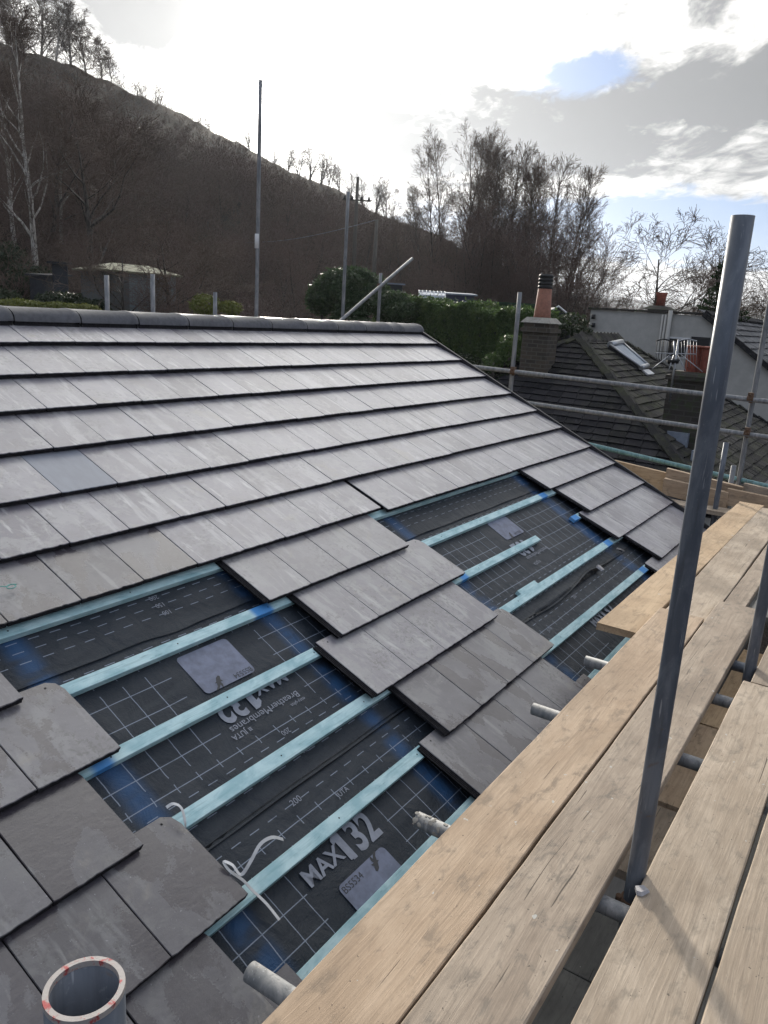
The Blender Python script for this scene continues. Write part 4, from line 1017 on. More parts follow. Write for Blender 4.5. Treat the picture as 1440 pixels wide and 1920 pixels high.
c1 = (A[0]-LH, A[1]+LH, ZE); c2 = (A[0]-LH, A[1]-LH, ZE); c3 = (B[0]+LH, A[1]-LH, ZE); c4 = (B[0]+LH, A[1]+LH, ZE)
under([(A, c1, c2), (A, c2, c3, B), (B, c3, c4), (B, c4, c1, A), (c1, c4, c3, c2)])
SL = LH/cs
tiled_face(nb, 'front_roof_slope', c2, (0, 1, 0), (cs, 0, T*cs), (-T*cs, 0, cs), [(0, 0), (2*LH, 0), (LH, SL)], .36, .235, 'slate_dark', 1)
tiled_face(nb, 'side_roof_slope', c2, (1, 0, 0), (0, cs, T*cs), (0, -T*cs, cs), [(0, 0), (2*LH+B[0]-A[0], 0), (LH+B[0]-A[0], SL), (LH, SL)], .36, .235, 'slate_moss', 2)
hip_line(nb, c2, A, 19, .14, 'slate_hip', h=.04); hip_line(nb, c1, A, 19, .14, 'slate_hip', h=.04); hip_line(nb, c3, B, 19, .14, 'slate_hip', h=.04)
# serrated ridge tiles
mb = MB(); q = random.Random(2); x = A[0]-.05
while x < B[0]+.1:
    for sg in (-1, 1):
        mb.hexa([(x, A[1], A[2]+.02), (x+.26, A[1], A[2]+.05), (x+.26, A[1]+sg*.22, A[2]-.10), (x, A[1]+sg*.22, A[2]-.13), (x, A[1], A[2]+.06), (x+.26, A[1], A[2]+.16), (x+.26, A[1]+sg*.22, A[2]-.03), (x, A[1]+sg*.22, A[2]-.10)], 0)
    x += .30
mb.build('ridge_tile_row', MT['slate_moss'], nb)
def rface(u, v, off=0.0):
    nn = np.array([0, -T*cs, cs]); d = ray(u, v); return d*((nn@A+off)/(nn@d))
# skylight
p = [rface(*q, .06) for q in ((1141, 650), (1163, 645), (1212, 688), (1199, 693))]
mb = MB(); nn = np.array([0, -T*cs, cs])
mb.hexa([k-nn*.10 for k in p]+[k+nn*.05 for k in p], 0)
sk = mb.build('skylight', MT['black'], nb)
ctr = sum(p)/4; mb = MB(); mb.hexa([ctr+(k-ctr)*.90+nn*.05 for k in p]+[ctr+(k-ctr)*.90+nn*.058 for k in p], 0); mb.build('pane', MT['glass'], sk)
a_, b_, c_, d_ = p; mb = MB()
for s0, s1 in ((a_, d_), (b_, c_)): mb.tube([s0+nn*.07, s1+nn*.07], .035, 6, 0)
mb.tube([d_+nn*.06, c_+nn*.06], .06, 6, 0); mb.tube([a_+nn*.06, b_+nn*.06], .09, 6, 0); mb.build('frame', MT['alu'], sk)
mb = MB(); e_ = rface(1215, 697, .05); mb.frame(e_, (1, 0, 0), (0, cs, T*cs), nn, (-.35, -.12, -.02), (.25, .08, .02), 0); mb.build('flashing', MT['white'], sk)
# chimney with one tall pot, behind the left hip
c = at(1016, 598, 19.0); zt = c[2]
ch = thing('stone_chimney', (c[0], c[1], zt-2.4), 'buff stone chimney stack with one tall terracotta pot beside the hedge', 'chimney')
mb = MB(); mb.box((c[0]-.31, c[1]-.33, zt-2.6), (c[0]+.31, c[1]+.33, zt-.10), 0); mb.box((c[0]-.36, c[1]-.38, zt-.32), (c[0]+.36, c[1]+.38, zt-.22), 0); mb.build('stack', MT['stone'], ch)
mb = MB(); mb.hexa([(c[0]+a*.37, c[1]+b*.39, zt-.10) for a, b in ((-1, -1), (1, -1), (1, 1), (-1, 1))]+[(c[0]+a*.26, c[1]+b*.28, zt+.03) for a, b in ((-1, -1), (1, -1), (1, 1), (-1, 1))], 0); mb.build('flaunching', MT['mortar'], ch)
mb = MB(); mb.tube([(c[0], c[1], zt), (c[0], c[1], zt+.1), (c[0], c[1], zt+.72)], [.215, .20, .165], 20, 0); pt = mb.build('chimney_pot', MT['terracotta'], ch)
mb = MB()
for i in range(4): mb.tube([(c[0], c[1], zt+.70+i*.085), (c[0], c[1], zt+.735+i*.085), (c[0], c[1], zt+.785+i*.085)], [.165, .182, .155], 18, 0)
mb.build('cowl', MT['black'], pt)
# second chimney: dark stack, three terracotta pots, aerial
c = at(1298, 705, 16.8); zt = c[2]+.06
ch = thing('dark_chimney', (c[0], c[1], zt-1.9), 'short sooty chimney stack with red clay pots behind the guard rail', 'chimney')
mb = MB(); mb.box((c[0]-.3, c[1]-.42, zt-2.3), (c[0]+.3, c[1]+.42, zt-.08), 0); mb.box((c[0]-.35, c[1]-.47, zt-.16), (c[0]+.35, c[1]+.47, zt-.06), 0); mb.build('stack', MT['stone_dark'], ch)
mb = MB(); mb.hexa([(c[0]+a*.3, c[1]+b*.42, zt-.08) for a, b in ((-1, -1), (1, -1), (1, 1), (-1, 1))]+[(c[0]+a*.2, c[1]+b*.35, zt+.03) for a, b in ((-1, -1), (1, -1), (1, 1), (-1, 1))], 0); mb.build('flaunching', MT['stone_dark'], ch)
for i, dy in enumerate((.02, -.26)):
    mb = MB(); n = 14; rr_ = [.155+.004*(j % 2) for j in range(n)]
    cx, cy = c[0]-.02, c[1]+dy
    V = [(cx+(.150+.012*(j % 2))*math.cos(2*math.pi*j/28), cy+(.150+.012*(j % 2))*math.sin(2*math.pi*j/28), zt-.03+h) for h in (0, .58) for j in range(28)]
    mb.add(V, [(j, (j+1) % 28, 28+(j+1) % 28, 28+j) for j in range(28)]+[tuple(28+j for j in range(28))], 0)
    mb.tube([(cx, cy, zt+.53), (cx, cy, zt+.58)], .18, 18, 0); mb.build('chimney_pot', MT['terracotta_dark'], ch)
mb = MB(); mb.box((c[0]-.45, c[1]-.2, zt-2.0), (c[0]-.32, c[1]+.46, zt-1.25), 0); mb.box((c[0]-1.1, c[1]-.75, zt-2.0), (c[0]-.3, c[1]-.45, zt-1.5), 0); mb.build('flashing', MT['lead'], ch)
m0 = at(1262, 705, 16.3); top = at(1268, 636, 16.3)
an = thing('tv_aerial', m0, 'silver television aerial strapped to the short sooty chimney', 'aerial')
mb = MB(); mb.tube([m0-np.array([0, 0, .55]), (m0[0], m0[1], top[2]+.0)], .018, 8, 0); mb.tube([m0+np.array([0, 0, -.35]), c+np.array([-.3, .3, -.45])], .012, 6, 0); mb.tube([m0+np.array([0, 0, -.05]), c+np.array([-.3, .3, -.2])], .012, 6, 0); mb.build('mast', MT['alu'], an)
mb = MB(); hub = np.array([m0[0], m0[1], top[2]-.28])
bx = hub-np.array([0, .0, 0]); mb.tube([at(1228, 662, 16.3), at(1304, 664, 16.3)], .012, 6, 0)
mb.tube([at(1264, 640, 16.3), at(1264, 676, 16.3)], .02, 6, 0)
for i in range(4):
    t = at(1258+i*6, 664, 16.3); mb.tube([t, t+np.array([-.35+.1*i, .25-.25*i, -.32])], .010, 5, 0)
mb.build('boom', MT['alu'], an)
for u0, u1, v0, vb in ((1231, 1259, 638, 679), (1272, 1306, 638, 688)):
    mb = MB(); P = []
    mb.tube(smoothp([at(u0, v0+1, 16.3), at((u0+u1)/2, v0-2, 16.3), at(u1, v0+2, 16.3)], 4), .016, 6, 0)
    n_ = 6
    for i in range(n_+1):
        u = u0+(u1-u0)*i/n_; mb.tube([at(u, v0, 16.3), at(u, vb-abs(i-3)*1.5, 16.3)], .0045, 4, 0)
    mb.tube([at(u0, (v0+vb)/2, 16.3), at(u1, (v0+vb)/2+1, 16.3)], .005, 4, 0)
    mb.build('reflector_grid', MT['black'] if u0 < 1250 else MT['alu'], an)
mb = MB(); mb.tube([at(1262, 676, 16.3), at(1262, 682, 16.3)], [.14, .10], 14, 0); mb.build('dish_bracket', MT['black'], an)
# rendered building
XW = 28.0; GW = -7.5
wb = thing('rendered_building', (XW+5, 6, GW), 'grey rendered building with flat parapet and slate roof slope to the right', 'building')
prof = [(9.736, GW), (9.736, .55), (5.834, .53), (1.2, .53-.694*4.634), (1.2, GW)]
mb = MB(); n = 5
V = [(XW, a, b) for a, b in prof]+[(XW+11, a, b) for a, b in prof]
mb.add(V, [tuple(range(n)), tuple(reversed(range(n, 2*n)))]+[(i, n+i, n+(i+1) % n, (i+1) % n) for i in range(n)], 0); mb.build('wall', MT['render'], wb)
sl = math.atan(.694); ss = np.array([0, math.cos(sl), math.sin(sl)]); sn = np.array([0, -math.sin(sl), math.cos(sl)])
tiled_face(wb, 'roof_slope', (XW-.12, 1.0, .53-.694*4.834+.05), (1, 0, 0), ss, sn, [(0, 0), (11.2, 0), (11.2, 5.9), (0, 5.9)], .42, .34, 'slate_far', 5, th=.035, stepf=1.3)
mb = MB(); mb.frame((XW-.16, 5.834, .56), (0, -math.cos(sl), -math.sin(sl)), (1, 0, 0), sn, (-.05, 0, -.09), (6.0, .16, .07), 0); mb.build('verge_trim', MT['slate_dark'], wb)
mb = MB(); mb.box((XW-.07, 5.90, .56), (XW+.22, 9.82, .63), 0); mb.build('coping', MT['stone_dark'], wb)
mb = MB(); mb.frame((XW-.1, 5.80, .53), (1, 0, 0), ss, sn, (0, -.14, .03), (11.3, .12, .14), 0); mb.build('ridge_tile_row', MT['slate_dark'], wb)
mb = MB()
for u, w in ((1258, .07), (1249, .035), (1243, .03)):
    a = onx(u, 582 if u == 1258 else 590, XW-.12); mb.tube([a, (a[0], a[1], a[2]-3.2)], w, 10, 0)
mb.build('drain_pipe', MT['render'], wb)
for v in (598, 614):
    a = onx(1112, v, XW-.1); mb = MB(); mb.tube([a, a+np.array([-.0, 0, .16])], .07, 10, 0); mb.build('wall_bracket', MT['black'], wb)
a = onx(1270, 652, XW-.02); mb = MB(); mb.box((XW-.03, a[1]-.35, a[2]-.35), (XW+.02, a[1]+.35, a[2]+.35), 0); wn = mb.build('window', MT['white'], wb)
mb = MB(); mb.box((XW-.045, a[1]-.29, a[2]-.29), (XW-.032, a[1]-.02, a[2]+.29), 0); mb.box((XW-.045, a[1]+.02, a[2]-.29), (XW-.032, a[1]+.29, a[2]+.29), 0); mb.build('pane', MT['black'], wn)
a = onx(1311, 655, XW); mb = MB(); mb.box((XW-.04, a[1]-.3, a[2]-.6), (XW+.02, a[1]+.3, a[2]+.4), 0); mb.build('dark_window', MT['black'], wb)
c = at(1237, 580, 33.0)
ch = thing('far_chimney', (c[0], c[1], c[2]-.8), 'small far chimney with one red pot above the rendered wall', 'chimney')
mb = MB(); mb.box((c[0]-.4, c[1]-.4, c[2]-1.2), (c[0]+.4, c[1]+.4, c[2]), 0); mb.hexa([(c[0]+a*.62, c[1]+b*.62, c[2]-.02) for a, b in ((-1, -1), (1, -1), (1, 1), (-1, 1))]+[(c[0]+a*.3, c[1]+b*.3, c[2]+.14) for a, b in ((-1, -1), (1, -1), (1, 1), (-1, 1))], 0); mb.build('stack', MT['stone_dark'], ch)
mb = MB(); mb.tube([c+np.array([0, 0, .1]), c+np.array([0, 0, .45]), c+np.array([0, 0, .58]), c+np.array([0, 0, .68])], [.20, .18, .22, .24], 16, 0); mb.build('chimney_pot', MT['terracotta_dark'], ch)
# small gabled roof behind the chimney
c = at(1046, 583, 26.0); o = thing('small_outbuilding', (c[0], c[1], c[2]-2.2), 'small dark gabled outbuilding with white bargeboards behind the tall pot', 'outbuilding')
mb = MB(); wv = np.array([.54, -.84, 0]); dv = np.array([.84, .54, 0])
V = [c+wv*-.55+[0, 0, -2.2], c+wv*.55+[0, 0, -2.2], c+wv*.55+[0, 0, -.25], c+[0, 0, .12], c+wv*-.55+[0, 0, -.25]]; V2 = [v+dv*2 for v in V]
mb.add(V+V2, [tuple(range(5)), tuple(reversed(range(5, 10)))]+[(i, 5+i, 5+(i+1) % 5, (i+1) % 5) for i in range(5)], 0); mb.build('wall', MT['dark'], o)
mb = MB(); mb.tube([c+wv*-.62+[0, 0, -.28]-dv*.04, c+[0, 0, .15]-dv*.04, c+wv*.62+[0, 0, -.28]-dv*.04], .035, 5, 0); mb.build('bargeboard', MT['white'], o)

# ------------------------------------------------------------------ garden buildings beyond the ridge
dF = cF.copy(); dF[2] = 0; dF /= np.linalg.norm(dF); dR = np.array([dF[1], -dF[0], 0])
def shed():
    D = 24.0; a = at(195, 570, D); b = at(243, 570, D-.3); c = at(330, 570, D+.8)
    g = gz(b[0], b[1])-.3; o = thing('garden_shed', (b[0], b[1], g), 'pale garden shed with mossy pitched roof half hidden by branches', 'shed')
    e1 = (c-b); e1[2] = 0; w1 = np.linalg.norm(e1); e1 /= w1; e2 = np.array([-e1[1], e1[0], 0]); 
    if e2@cF < 0: e2 = -e2
    zt = at(243, 510, D)[2]
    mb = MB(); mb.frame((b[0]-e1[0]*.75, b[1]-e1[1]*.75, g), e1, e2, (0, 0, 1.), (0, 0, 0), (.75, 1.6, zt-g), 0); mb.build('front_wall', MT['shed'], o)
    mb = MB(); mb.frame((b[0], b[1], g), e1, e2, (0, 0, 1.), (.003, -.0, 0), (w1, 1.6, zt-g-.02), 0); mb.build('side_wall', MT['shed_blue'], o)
    mb = MB(); q0 = np.array([b[0], b[1], zt])
    P = [q0-e1*.95-e2*.15, q0+e1*(w1+.15)-e2*.15, q0+e1*(w1+.15)+e2*1.75, q0-e1*.95+e2*1.75]
    R_ = [q0-e1*.15+e2*.8+[0, 0, .24], q0+e1*(w1-.5)+e2*.8+[0, 0, .24]]
    V = P+R_+[p-np.array([0, 0, .05]) for p in P]
    mb.add(V, [(0, 1, 5, 4), (1, 2, 5), (2, 3, 4, 5), (3, 0, 4), (0, 6, 7, 1), (1, 7, 8, 2), (2, 8, 9, 3), (3, 9, 6, 0), (6, 9, 8, 7)], 0); mb.build('roof', MT['felt'], o)
shed()
def hut(u0, u1, vt, vb, D, matk, roofk, name, label, cat, depth=2.0, slope=.1):
    a = at(u0, vb, D); b = at(u1, vb, D); t = at((u0+u1)/2, vt, D)[2]; g = min(gz(a[0], a[1]), a[2])-.3
    e1 = b-a; e1[2] = 0; w = np.linalg.norm(e1); e1 /= w; e2 = np.array([-e1[1], e1[0], 0]); 
    if e2@cF < 0: e2 = -e2
    o = thing(name, (a[0], a[1], g), label, cat)
    mb = MB(); mb.frame((a[0], a[1], g), e1, e2, (0, 0, 1.), (0, 0, 0), (w, depth, t-g-.06), 0); mb.build('wall', MT[matk], o)
    mb = MB(); q = np.array([a[0], a[1], t-.055]); V = [q-e1*.12-e2*.1, q+e1*(w+.12)-e2*.1, q+e1*(w+.12)+e2*(depth+.1)+[0, 0, slope], q-e1*.12+e2*(depth+.1)+[0, 0, slope]]
    mb.hexa(V+[v+np.array([0, 0, .06]) for v in V], 0); mb.build('roof', MT[roofk], o); return o, a, e1, e2, w
o, a, e1, e2, w = hut(827, 888, 551, 574, 33, 'navy', 'lead', 'flat_roofed_shed', 'low dark blue shed with a flat felt roof above the hedge', 'shed')
mb = MB(); q = a+e1*(w-.30); mb.frame((q[0], q[1], a[2]), e1, e2, (0, 0, 1.), (-.1, -.03, -.1), (.1, 0, .25), 0); mb.build('window', MT['white'], o)
hut(892, 1000, 567, 592, 30, 'greenfence', 'greenfence', 'green_fence', 'dark green fence panel beyond the hedge', 'fence', .06, 0)
hut(58, 88, 515, 575, 27, 'dark', 'dark', 'dark_lean_to', 'dark upright shed side in deep shade behind the left birch', 'shed')
o, a, e1, e2, w = hut(100, 128, 492, 560, 26, 'dark', 'dark', 'leaning_panel', 'dark board leaning in the garden under the bare trees', 'panel', .05, 0)
o, a, e1, e2, w = hut(712, 754, 531, 546, 34, 'dark', 'lead', 'covered_tank', 'dark covered tank with a pale top beyond the slanting tube', 'tank', 1.2, .05)
# greenhouse
g0 = at(806, 572, 31); ghs = thing('greenhouse', (g0[0], g0[1], g0[2]-1), 'small glass greenhouse with a white arched frame at the end of the hedge', 'greenhouse')
mb = MB(); gm_ = MB(); hw = .45
for i in range(8):
    o = g0+dR*(-.45+i*.15)+dF*0; P = []
    for t in np.linspace(0, math.pi, 9): P.append(o+dF*(.5-.5*math.cos(t))*1.6+np.array([0, 0, .62*math.sin(t)**.7-.05]))
    mb.tube(P, .016, 5, 0)
for t in np.linspace(0, math.pi, 6)[:-1]:
    h_ = np.array([0, 0, .62*math.sin(t)**.7-.05]); d_ = dF*(.5-.5*math.cos(t))*1.6; mb.tube([g0+dR*-.45+d_+h_, g0+dR*.6+d_+h_], .012, 5, 0)
ts = np.linspace(0, math.pi, 9)
V = [g0+dR*x+dF*(.5-.5*math.cos(t))*1.6+np.array([0, 0, .60*math.sin(t)**.7-.07]) for x in (-.45, .6) for t in ts]
gm_.add(V, [(j, j+1, 9+j+1, 9+j) for j in range(8)]+[tuple(range(9)), tuple(9+j for j in reversed(range(9)))], 0)
mb.build('frame', MT['white'], ghs); gm_.build('glazing', MT['glass'], ghs)
# telegraph poles and cable
def tpole(u, vt, D, label, arm=False):
    t = at(u, vt, D); g = gz(t[0], t[1]); o = thing('telegraph_pole', (t[0], t[1], g), label, 'telegraph pole', 'wooden telegraph poles'); mb = MB()
    mb.tube([(t[0], t[1], g-.2), (t[0], t[1], (g+t[2])/2), t], [.14, .12, .09], 10, 0); mb.build('pole', MT['wood_post'], o)
    if arm:
        z = at(u, 374, D)[2]; mb = MB(); c = np.array([t[0], t[1], z]); mb.tube([c-dR*.9, c+dR*.9], .05, 6, 0)
        mb.build('cross_arm', MT['wood_post'], o)
        for k in (-.75, -.3, .3, .75):
            mb = MB(); mb.tube([c+dR*k, c+dR*k+np.array([0, 0, .22])], [.09, .06], 8, 0); mb.build('insulator', MT['black'], o)
    return t
tpole(671, 332, 48, 'taller wooden telegraph pole with a cross arm against the sky', True)
t2 = tpole(706.5, 412, 46, 'plain telegraph pole in front of the wooded slope')
mb = MB(); P = [t2+(at(300, 425, 60)-t2)*i/20+np.array([0, 0, -1.2*math.sin(math.pi*i/20)]) for i in range(21)]; mb.tube(P, .012, 4, 0)
o = mb.build('overhead_cable', MT['lead'], loc=t2); tag(o, 'thin cable running left from the plain telegraph pole', 'cable')

# ------------------------------------------------------------------ plants
def leaf_cloud(pts, nrm, size, rs):
    """leaf sized quads at pts, facing roughly nrm"""
    n = len(pts); nn = nrm+rs.normal(0, .75, (n, 3)); nn /= np.linalg.norm(nn, axis=1)[:, None]+1e-9
    t = np.cross(nn, rs.normal(0, 1, (n, 3))); t /= np.linalg.norm(t, axis=1)[:, None]+1e-9; b = np.cross(nn, t)
    s = size*rs.uniform(.6, 1.35, (n, 1)); t = t*s; b = b*s*.48
    V = np.stack([pts-t, pts-b*.9+t*.1, pts+t, pts+b*.9+t*.1], 1).reshape(-1, 3)
    return V, np.arange(4*n).reshape(-1, 4)
def bush(name, label, cat, blobs, nper, size, matk, group=None, seed=0, stem=True):
    rs = np.random.RandomState(seed); P = []; N = []
    for (c, r) in blobs:
        c = np.asarray(c, float); r = np.asarray(r, float)
        k = int(nper*(r[0]*r[1]+r[1]*r[2]+r[0]*r[2])); d = rs.normal(0, 1, (k, 3)); d /= np.linalg.norm(d, axis=1)[:, None]
        rad = rs.uniform(.55, 1.0, (k, 1))**.5*(1+.12*np.sin(d[:, :1]*9+d[:, 1:2]*7+seed)+rs.normal(0, .05, (k, 1)))
        P.append(c+d*r*rad); N.append(d)
    P = np.concatenate(P); N = np.concatenate(N); V, F = leaf_cloud(P, N, size, rs)
    base = np.mean([b[0] for b in blobs], axis=0); lo = min(b[0][2]-b[1][2] for b in blobs); base = np.array([base[0], base[1], lo-.1])
    o = thing(name, base, label, cat, group); bulk('foliage', V, F, MT[matk], o)
    if stem:
        mb = MB()
        for (c, r) in blobs: mb.tube([(c[0], c[1], lo-.3), (c[0]+.05, c[1], c[2])], [.06, .03], 6, 0); 
        mb.build('stem', MT['bark'], o)
    return o
def hedge():
    a = at(700, 600, 27.5); b = at(1000, 640, 20.5); rs = np.random.RandomState(3)
    a[2] = 0; b[2] = 0; e = b-a; L_ = np.linalg.norm(e); e /= L_; nrm = np.array([e[1], -e[0], 0]); 
    if nrm@cF > 0: nrm = -nrm
    za = at(735, 560, 27)[2]; zb = at(985, 592, 20.7)[2]; n = 62000
    t = rs.uniform(0, 1, n); top = za+(zb-za)*t+.10*np.sin(t*23)+.06*np.sin(t*61+1); hgt = 2.3
    u = rs.uniform(0, 1, n); face = rs.uniform(0, 1, n) < .72
    z = np.where(face, top-hgt*u, top-.05+rs.normal(0, .07, n)); dpt = np.where(face, rs.exponential(.06, n)+.12*np.sin(t*90+z*6)*.5, rs.uniform(0, 1.3, n))
    P = a+e*(t*L_)[:, None]-nrm*dpt[:, None]; P[:, 2] = z
    N = np.where(face[:, None], nrm[None]*1.0+[0, 0, .35], np.array([[0, 0, 1.0]]))
    V, F = leaf_cloud(P, N, .055, rs); g = min(za, zb)-hgt
    o = thing('clipped_hedge', (a+b)/2+np.array([0, 0, g]), 'long dark green clipped hedge behind the right end of the ridge', 'hedge'); bulk('foliage', V, F, MT['leaf_hedge'], o)
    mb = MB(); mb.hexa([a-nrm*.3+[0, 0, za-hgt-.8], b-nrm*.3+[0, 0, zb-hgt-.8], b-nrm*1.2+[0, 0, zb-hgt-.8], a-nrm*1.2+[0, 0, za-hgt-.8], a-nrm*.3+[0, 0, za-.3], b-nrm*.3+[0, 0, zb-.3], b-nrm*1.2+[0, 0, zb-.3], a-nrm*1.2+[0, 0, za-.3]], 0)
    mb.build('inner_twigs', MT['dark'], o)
hedge()
def ell(u, v, D, ru, rv, rd=None):
    c = at(u, v, D); s = D/FPX; return (c, (ru*s if rd is None else rd, ru*s, rv*s))
bush('laurel_bush', 'glossy evergreen laurel catching the light behind the tall pole', 'bush', [ell(640, 545, 27, 48, 38), ell(690, 550, 27.5, 38, 34), ell(605, 560, 27, 30, 30), ell(665, 522, 27.3, 35, 20)], 3600, .075, 'leaf_laurel', seed=1)
bush('laurel_bush', 'dark evergreen laurel filling the gap left of the hedge', 'bush', [ell(735, 575, 26, 40, 28), ell(765, 590, 25.5, 40, 25)], 3200, .07, 'leaf_laurel', seed=2)
def conifer(u, vt, vb, D, w, label, seed, cat='conifer', name='conifer'):
    t = at(u, vt, D); b = at(u, vb, D); rs = np.random.RandomState(seed); n = 9000; h = rs.uniform(0, 1, n)**.75; r = (1-h)**.8*w*(1+.15*np.sin(h*40)); a = rs.uniform(0, 2*math.pi, n)
    r = r*rs.uniform(.6, 1, n)**.5; P = np.stack([b[0]+r*np.cos(a), b[1]+r*np.sin(a), b[2]+(t[2]-b[2])*h], -1); N = np.stack([np.cos(a), np.sin(a), np.full(n, .6)], -1)
    V, F = leaf_cloud(P, N, .06, rs); o = thing(name, (b[0], b[1], b[2]-.4), label, cat); bulk('foliage', V, F, MT['leaf_conifer'], o); mb = MB(); mb.tube([b-np.array([0, 0, .6]), t-np.array([0, 0, .2])], [.08, .02], 6, 0); mb.build('trunk', MT['bark'], o)
conifer(657, 528, 600, 24, .62, 'small cone shaped green conifer between the two poles', 3)
bush('yellow_green_shrub', 'yellow green shrub beside the very short pole end', 'shrub', [ell(385, 572, 20, 28, 20), ell(432, 578, 20, 22, 13)], 2600, .05, 'leaf_yellow', seed=5)
bush('ivy_bank', 'dark ivy covered bank under the birch at the left', 'ivy bank', [ell(15, 500, 30, 42, 42), ell(60, 535, 29, 50, 36), ell(5, 565, 26, 40, 24), ell(120, 565, 24, 50, 16), ell(175, 575, 23, 30, 14)], 1500, .07, 'leaf_ivy', seed=6)
bush('low_garden_shrub', 'low mossy green shrub just above the ridge at the left', 'shrub', [ell(40, 572, 18, 46, 10), ell(110, 576, 18, 40, 9), ell(160, 578, 18, 25, 8)], 4200, .04, 'leaf_yellow', seed=8)
bush('overgrown_shrub', 'tangled green shrub on the bungalow roof edge beside the stone chimney', 'shrub', [ell(1075, 605, 21, 30, 18), ell(1050, 618, 20.5, 18, 14), ell(1090, 622, 20.5, 22, 12)], 1500, .05, 'leaf_ivy', seed=9)
bush('feathery_shrub', 'feathery light green shrub at the right foot of the hedge', 'shrub', [ell(955, 655, 19.6, 26, 30), ell(925, 680, 19.4, 20, 18)], 1500, .055, 'leaf_hedge', seed=10)
bush('dark_undergrowth', 'dark leafy undergrowth below the hedge by the verge', 'undergrowth', [ell(860, 690, 22, 70, 26), ell(930, 705, 20, 50, 24), ell(800, 668, 24, 60, 20)], 900, .06, 'leaf_ivy', seed=11)

# bare trees
class Seg:
    def __init__(s): s.P = []
def gen_tree(seed, H, spread=.5, upright=.5, nl1=16, start=.25, levels=4, droop=0.0, wig=.12, twig=.010, stems=1, kids=(7, 6, 5), thick=.0125, rmin=.004):
    r = random.Random(seed); big = []; small = []
    def rot_away(d, ang):
        a = Vector((r.gauss(0, 1), r.gauss(0, 1), r.gauss(0, 1))); p = a-d*a.dot(d); p.normalize(); return (d*math.cos(ang)+p*math.sin(ang)).normalized()
    def grow(p, d, L_, r0, lev):
        n = (9, 6, 4, 3, 2)[min(lev, 4)]; pts = [p.copy()]; st = L_/n; dirs = [d.copy()]
        for i in range(n):
            trop = (upright*.28 if lev < 3 else -droop)
            wg = wig*(.35 if lev == 0 else 1)
            d = (d+Vector((r.gauss(0, wg), r.gauss(0, wg), r.gauss(0, wg)+trop*(.35 if lev else .1)))).normalized()
            p = p+d*st; pts.append(p.copy()); dirs.append(d.copy())
        rr = [max(r0*(1-i/n)**.8, r0*.16, rmin) for i in range(n+1)]
        (big if lev < 2 else small).append((pts, rr, lev))
        if lev >= levels: return
        k = nl1 if lev == 0 else kids[min(lev-1, 2)]
        for j in range(k):
            t = (start+(1-start)*(j+r.random())/k) if lev == 0 else (.18+.8*(j+r.random())/k)
            t = min(t, .985); i = min(int(t*n), n-1); f = t*n-i; q = pts[i].lerp(pts[i+1], f)
            ang = r.uniform(.45, .95)*(1.15-.55*upright)
            ln = (H*spread*(1-.62*abs(t-.15)) if lev == 0 else L_*r.uniform(.42, .80)*(1.15-.55*t))
            if lev == 0: ln *= r.uniform(.6, 1.1)
            grow(q, rot_away(dirs[i], ang), ln, max(rr[i]*r.uniform(.35, .6), twig*.5), lev+1)
    for s_ in range(stems):
        a = r.uniform(0, 6.28); d = Vector((math.cos(a)*.22*(stems > 1), math.sin(a)*.22*(stems > 1), 1)).normalized()
        grow(Vector((math.cos(a)*.2*(stems > 1), math.sin(a)*.2*(stems > 1), 0)), d, H*(1 if stems == 1 else r.uniform(.7, 1)), H*thick/(stems**.4), 0)
    return big, small
def tubes(lst, sides):
    Vs, Fs = [], []; n = 0
    for pts, rr, lev in lst:
        k = sides[min(lev, len(sides)-1)]; P = np.array([p[:] for p in pts]); m = len(P)
        T_ = np.gradient(P, axis=0); T_ /= np.linalg.norm(T_, axis=1)[:, None]+1e-9
        a = np.array([.3, .5, .8]); U = np.cross(T_, a); U /= np.linalg.norm(U, axis=1)[:, None]+1e-9; Wv = np.cross(T_, U)
        an = 2*np.pi*np.arange(k)/k; R_ = np.array(rr)[:, None, None]
        V = P[:, None, :]+R_*(U[:, None, :]*np.cos(an)[None, :, None]+Wv[:, None, :]*np.sin(an)[None, :, None])
        i, j = np.meshgrid(np.arange(m-1), np.arange(k), indexing='ij'); j2 = (j+1) % k
        F = np.stack([i*k+j, i*k+j2, (i+1)*k+j2, (i+1)*k+j], -1).reshape(-1, 4)+n
        Vs.append(V.reshape(-1, 3)); Fs.append(F); n += m*k
    return np.concatenate(Vs), np.concatenate(Fs)
def tree_meshes(seed, barkk, twigk, **kw):
    big, small = gen_tree(seed, **kw); a = tubes(big, (8, 5)); b = tubes(small, (5, 5, 3, 3, 3))
    o1 = bulk('trunk', *a, MT[barkk]); o2 = bulk('crown', *b, MT[twigk]); o1.data.polygons.foreach_set('use_smooth', [True]*len(o1.data.polygons))
    m1, m2 = o1.data, o2.data; bpy.data.objects.remove(o1); bpy.data.objects.remove(o2); return m1, m2
KT = {}
KT['tall'] = (tree_meshes(11, 'bark', 'twig', H=10, spread=.26, upright=.85, nl1=46, start=.14, levels=4, kids=(6, 5, 3), twig=.009, thick=.009, rmin=.0045, wig=.12), 10)
KT['tall_thin'] = (tree_meshes(12, 'bark', 'twig', H=10, spread=.27, upright=.65, nl1=34, start=.22, levels=4, kids=(6, 5, 3), twig=.008, thick=.0085, rmin=.0045, wig=.12), 10)
KT['birch'] = (tree_meshes(13, 'birch', 'twig', H=10, spread=.34, upright=.6, nl1=20, start=.25, levels=4, droop=.2, kids=(7, 6, 4), twig=.010, thick=.015, rmin=.006), 10)
KT['spread'] = (tree_meshes(14, 'bark', 'twig', H=6, spread=.68, upright=.25, nl1=11, start=.28, levels=4, kids=(7, 6, 5), twig=.012, wig=.17, thick=.022, rmin=.006), 6)
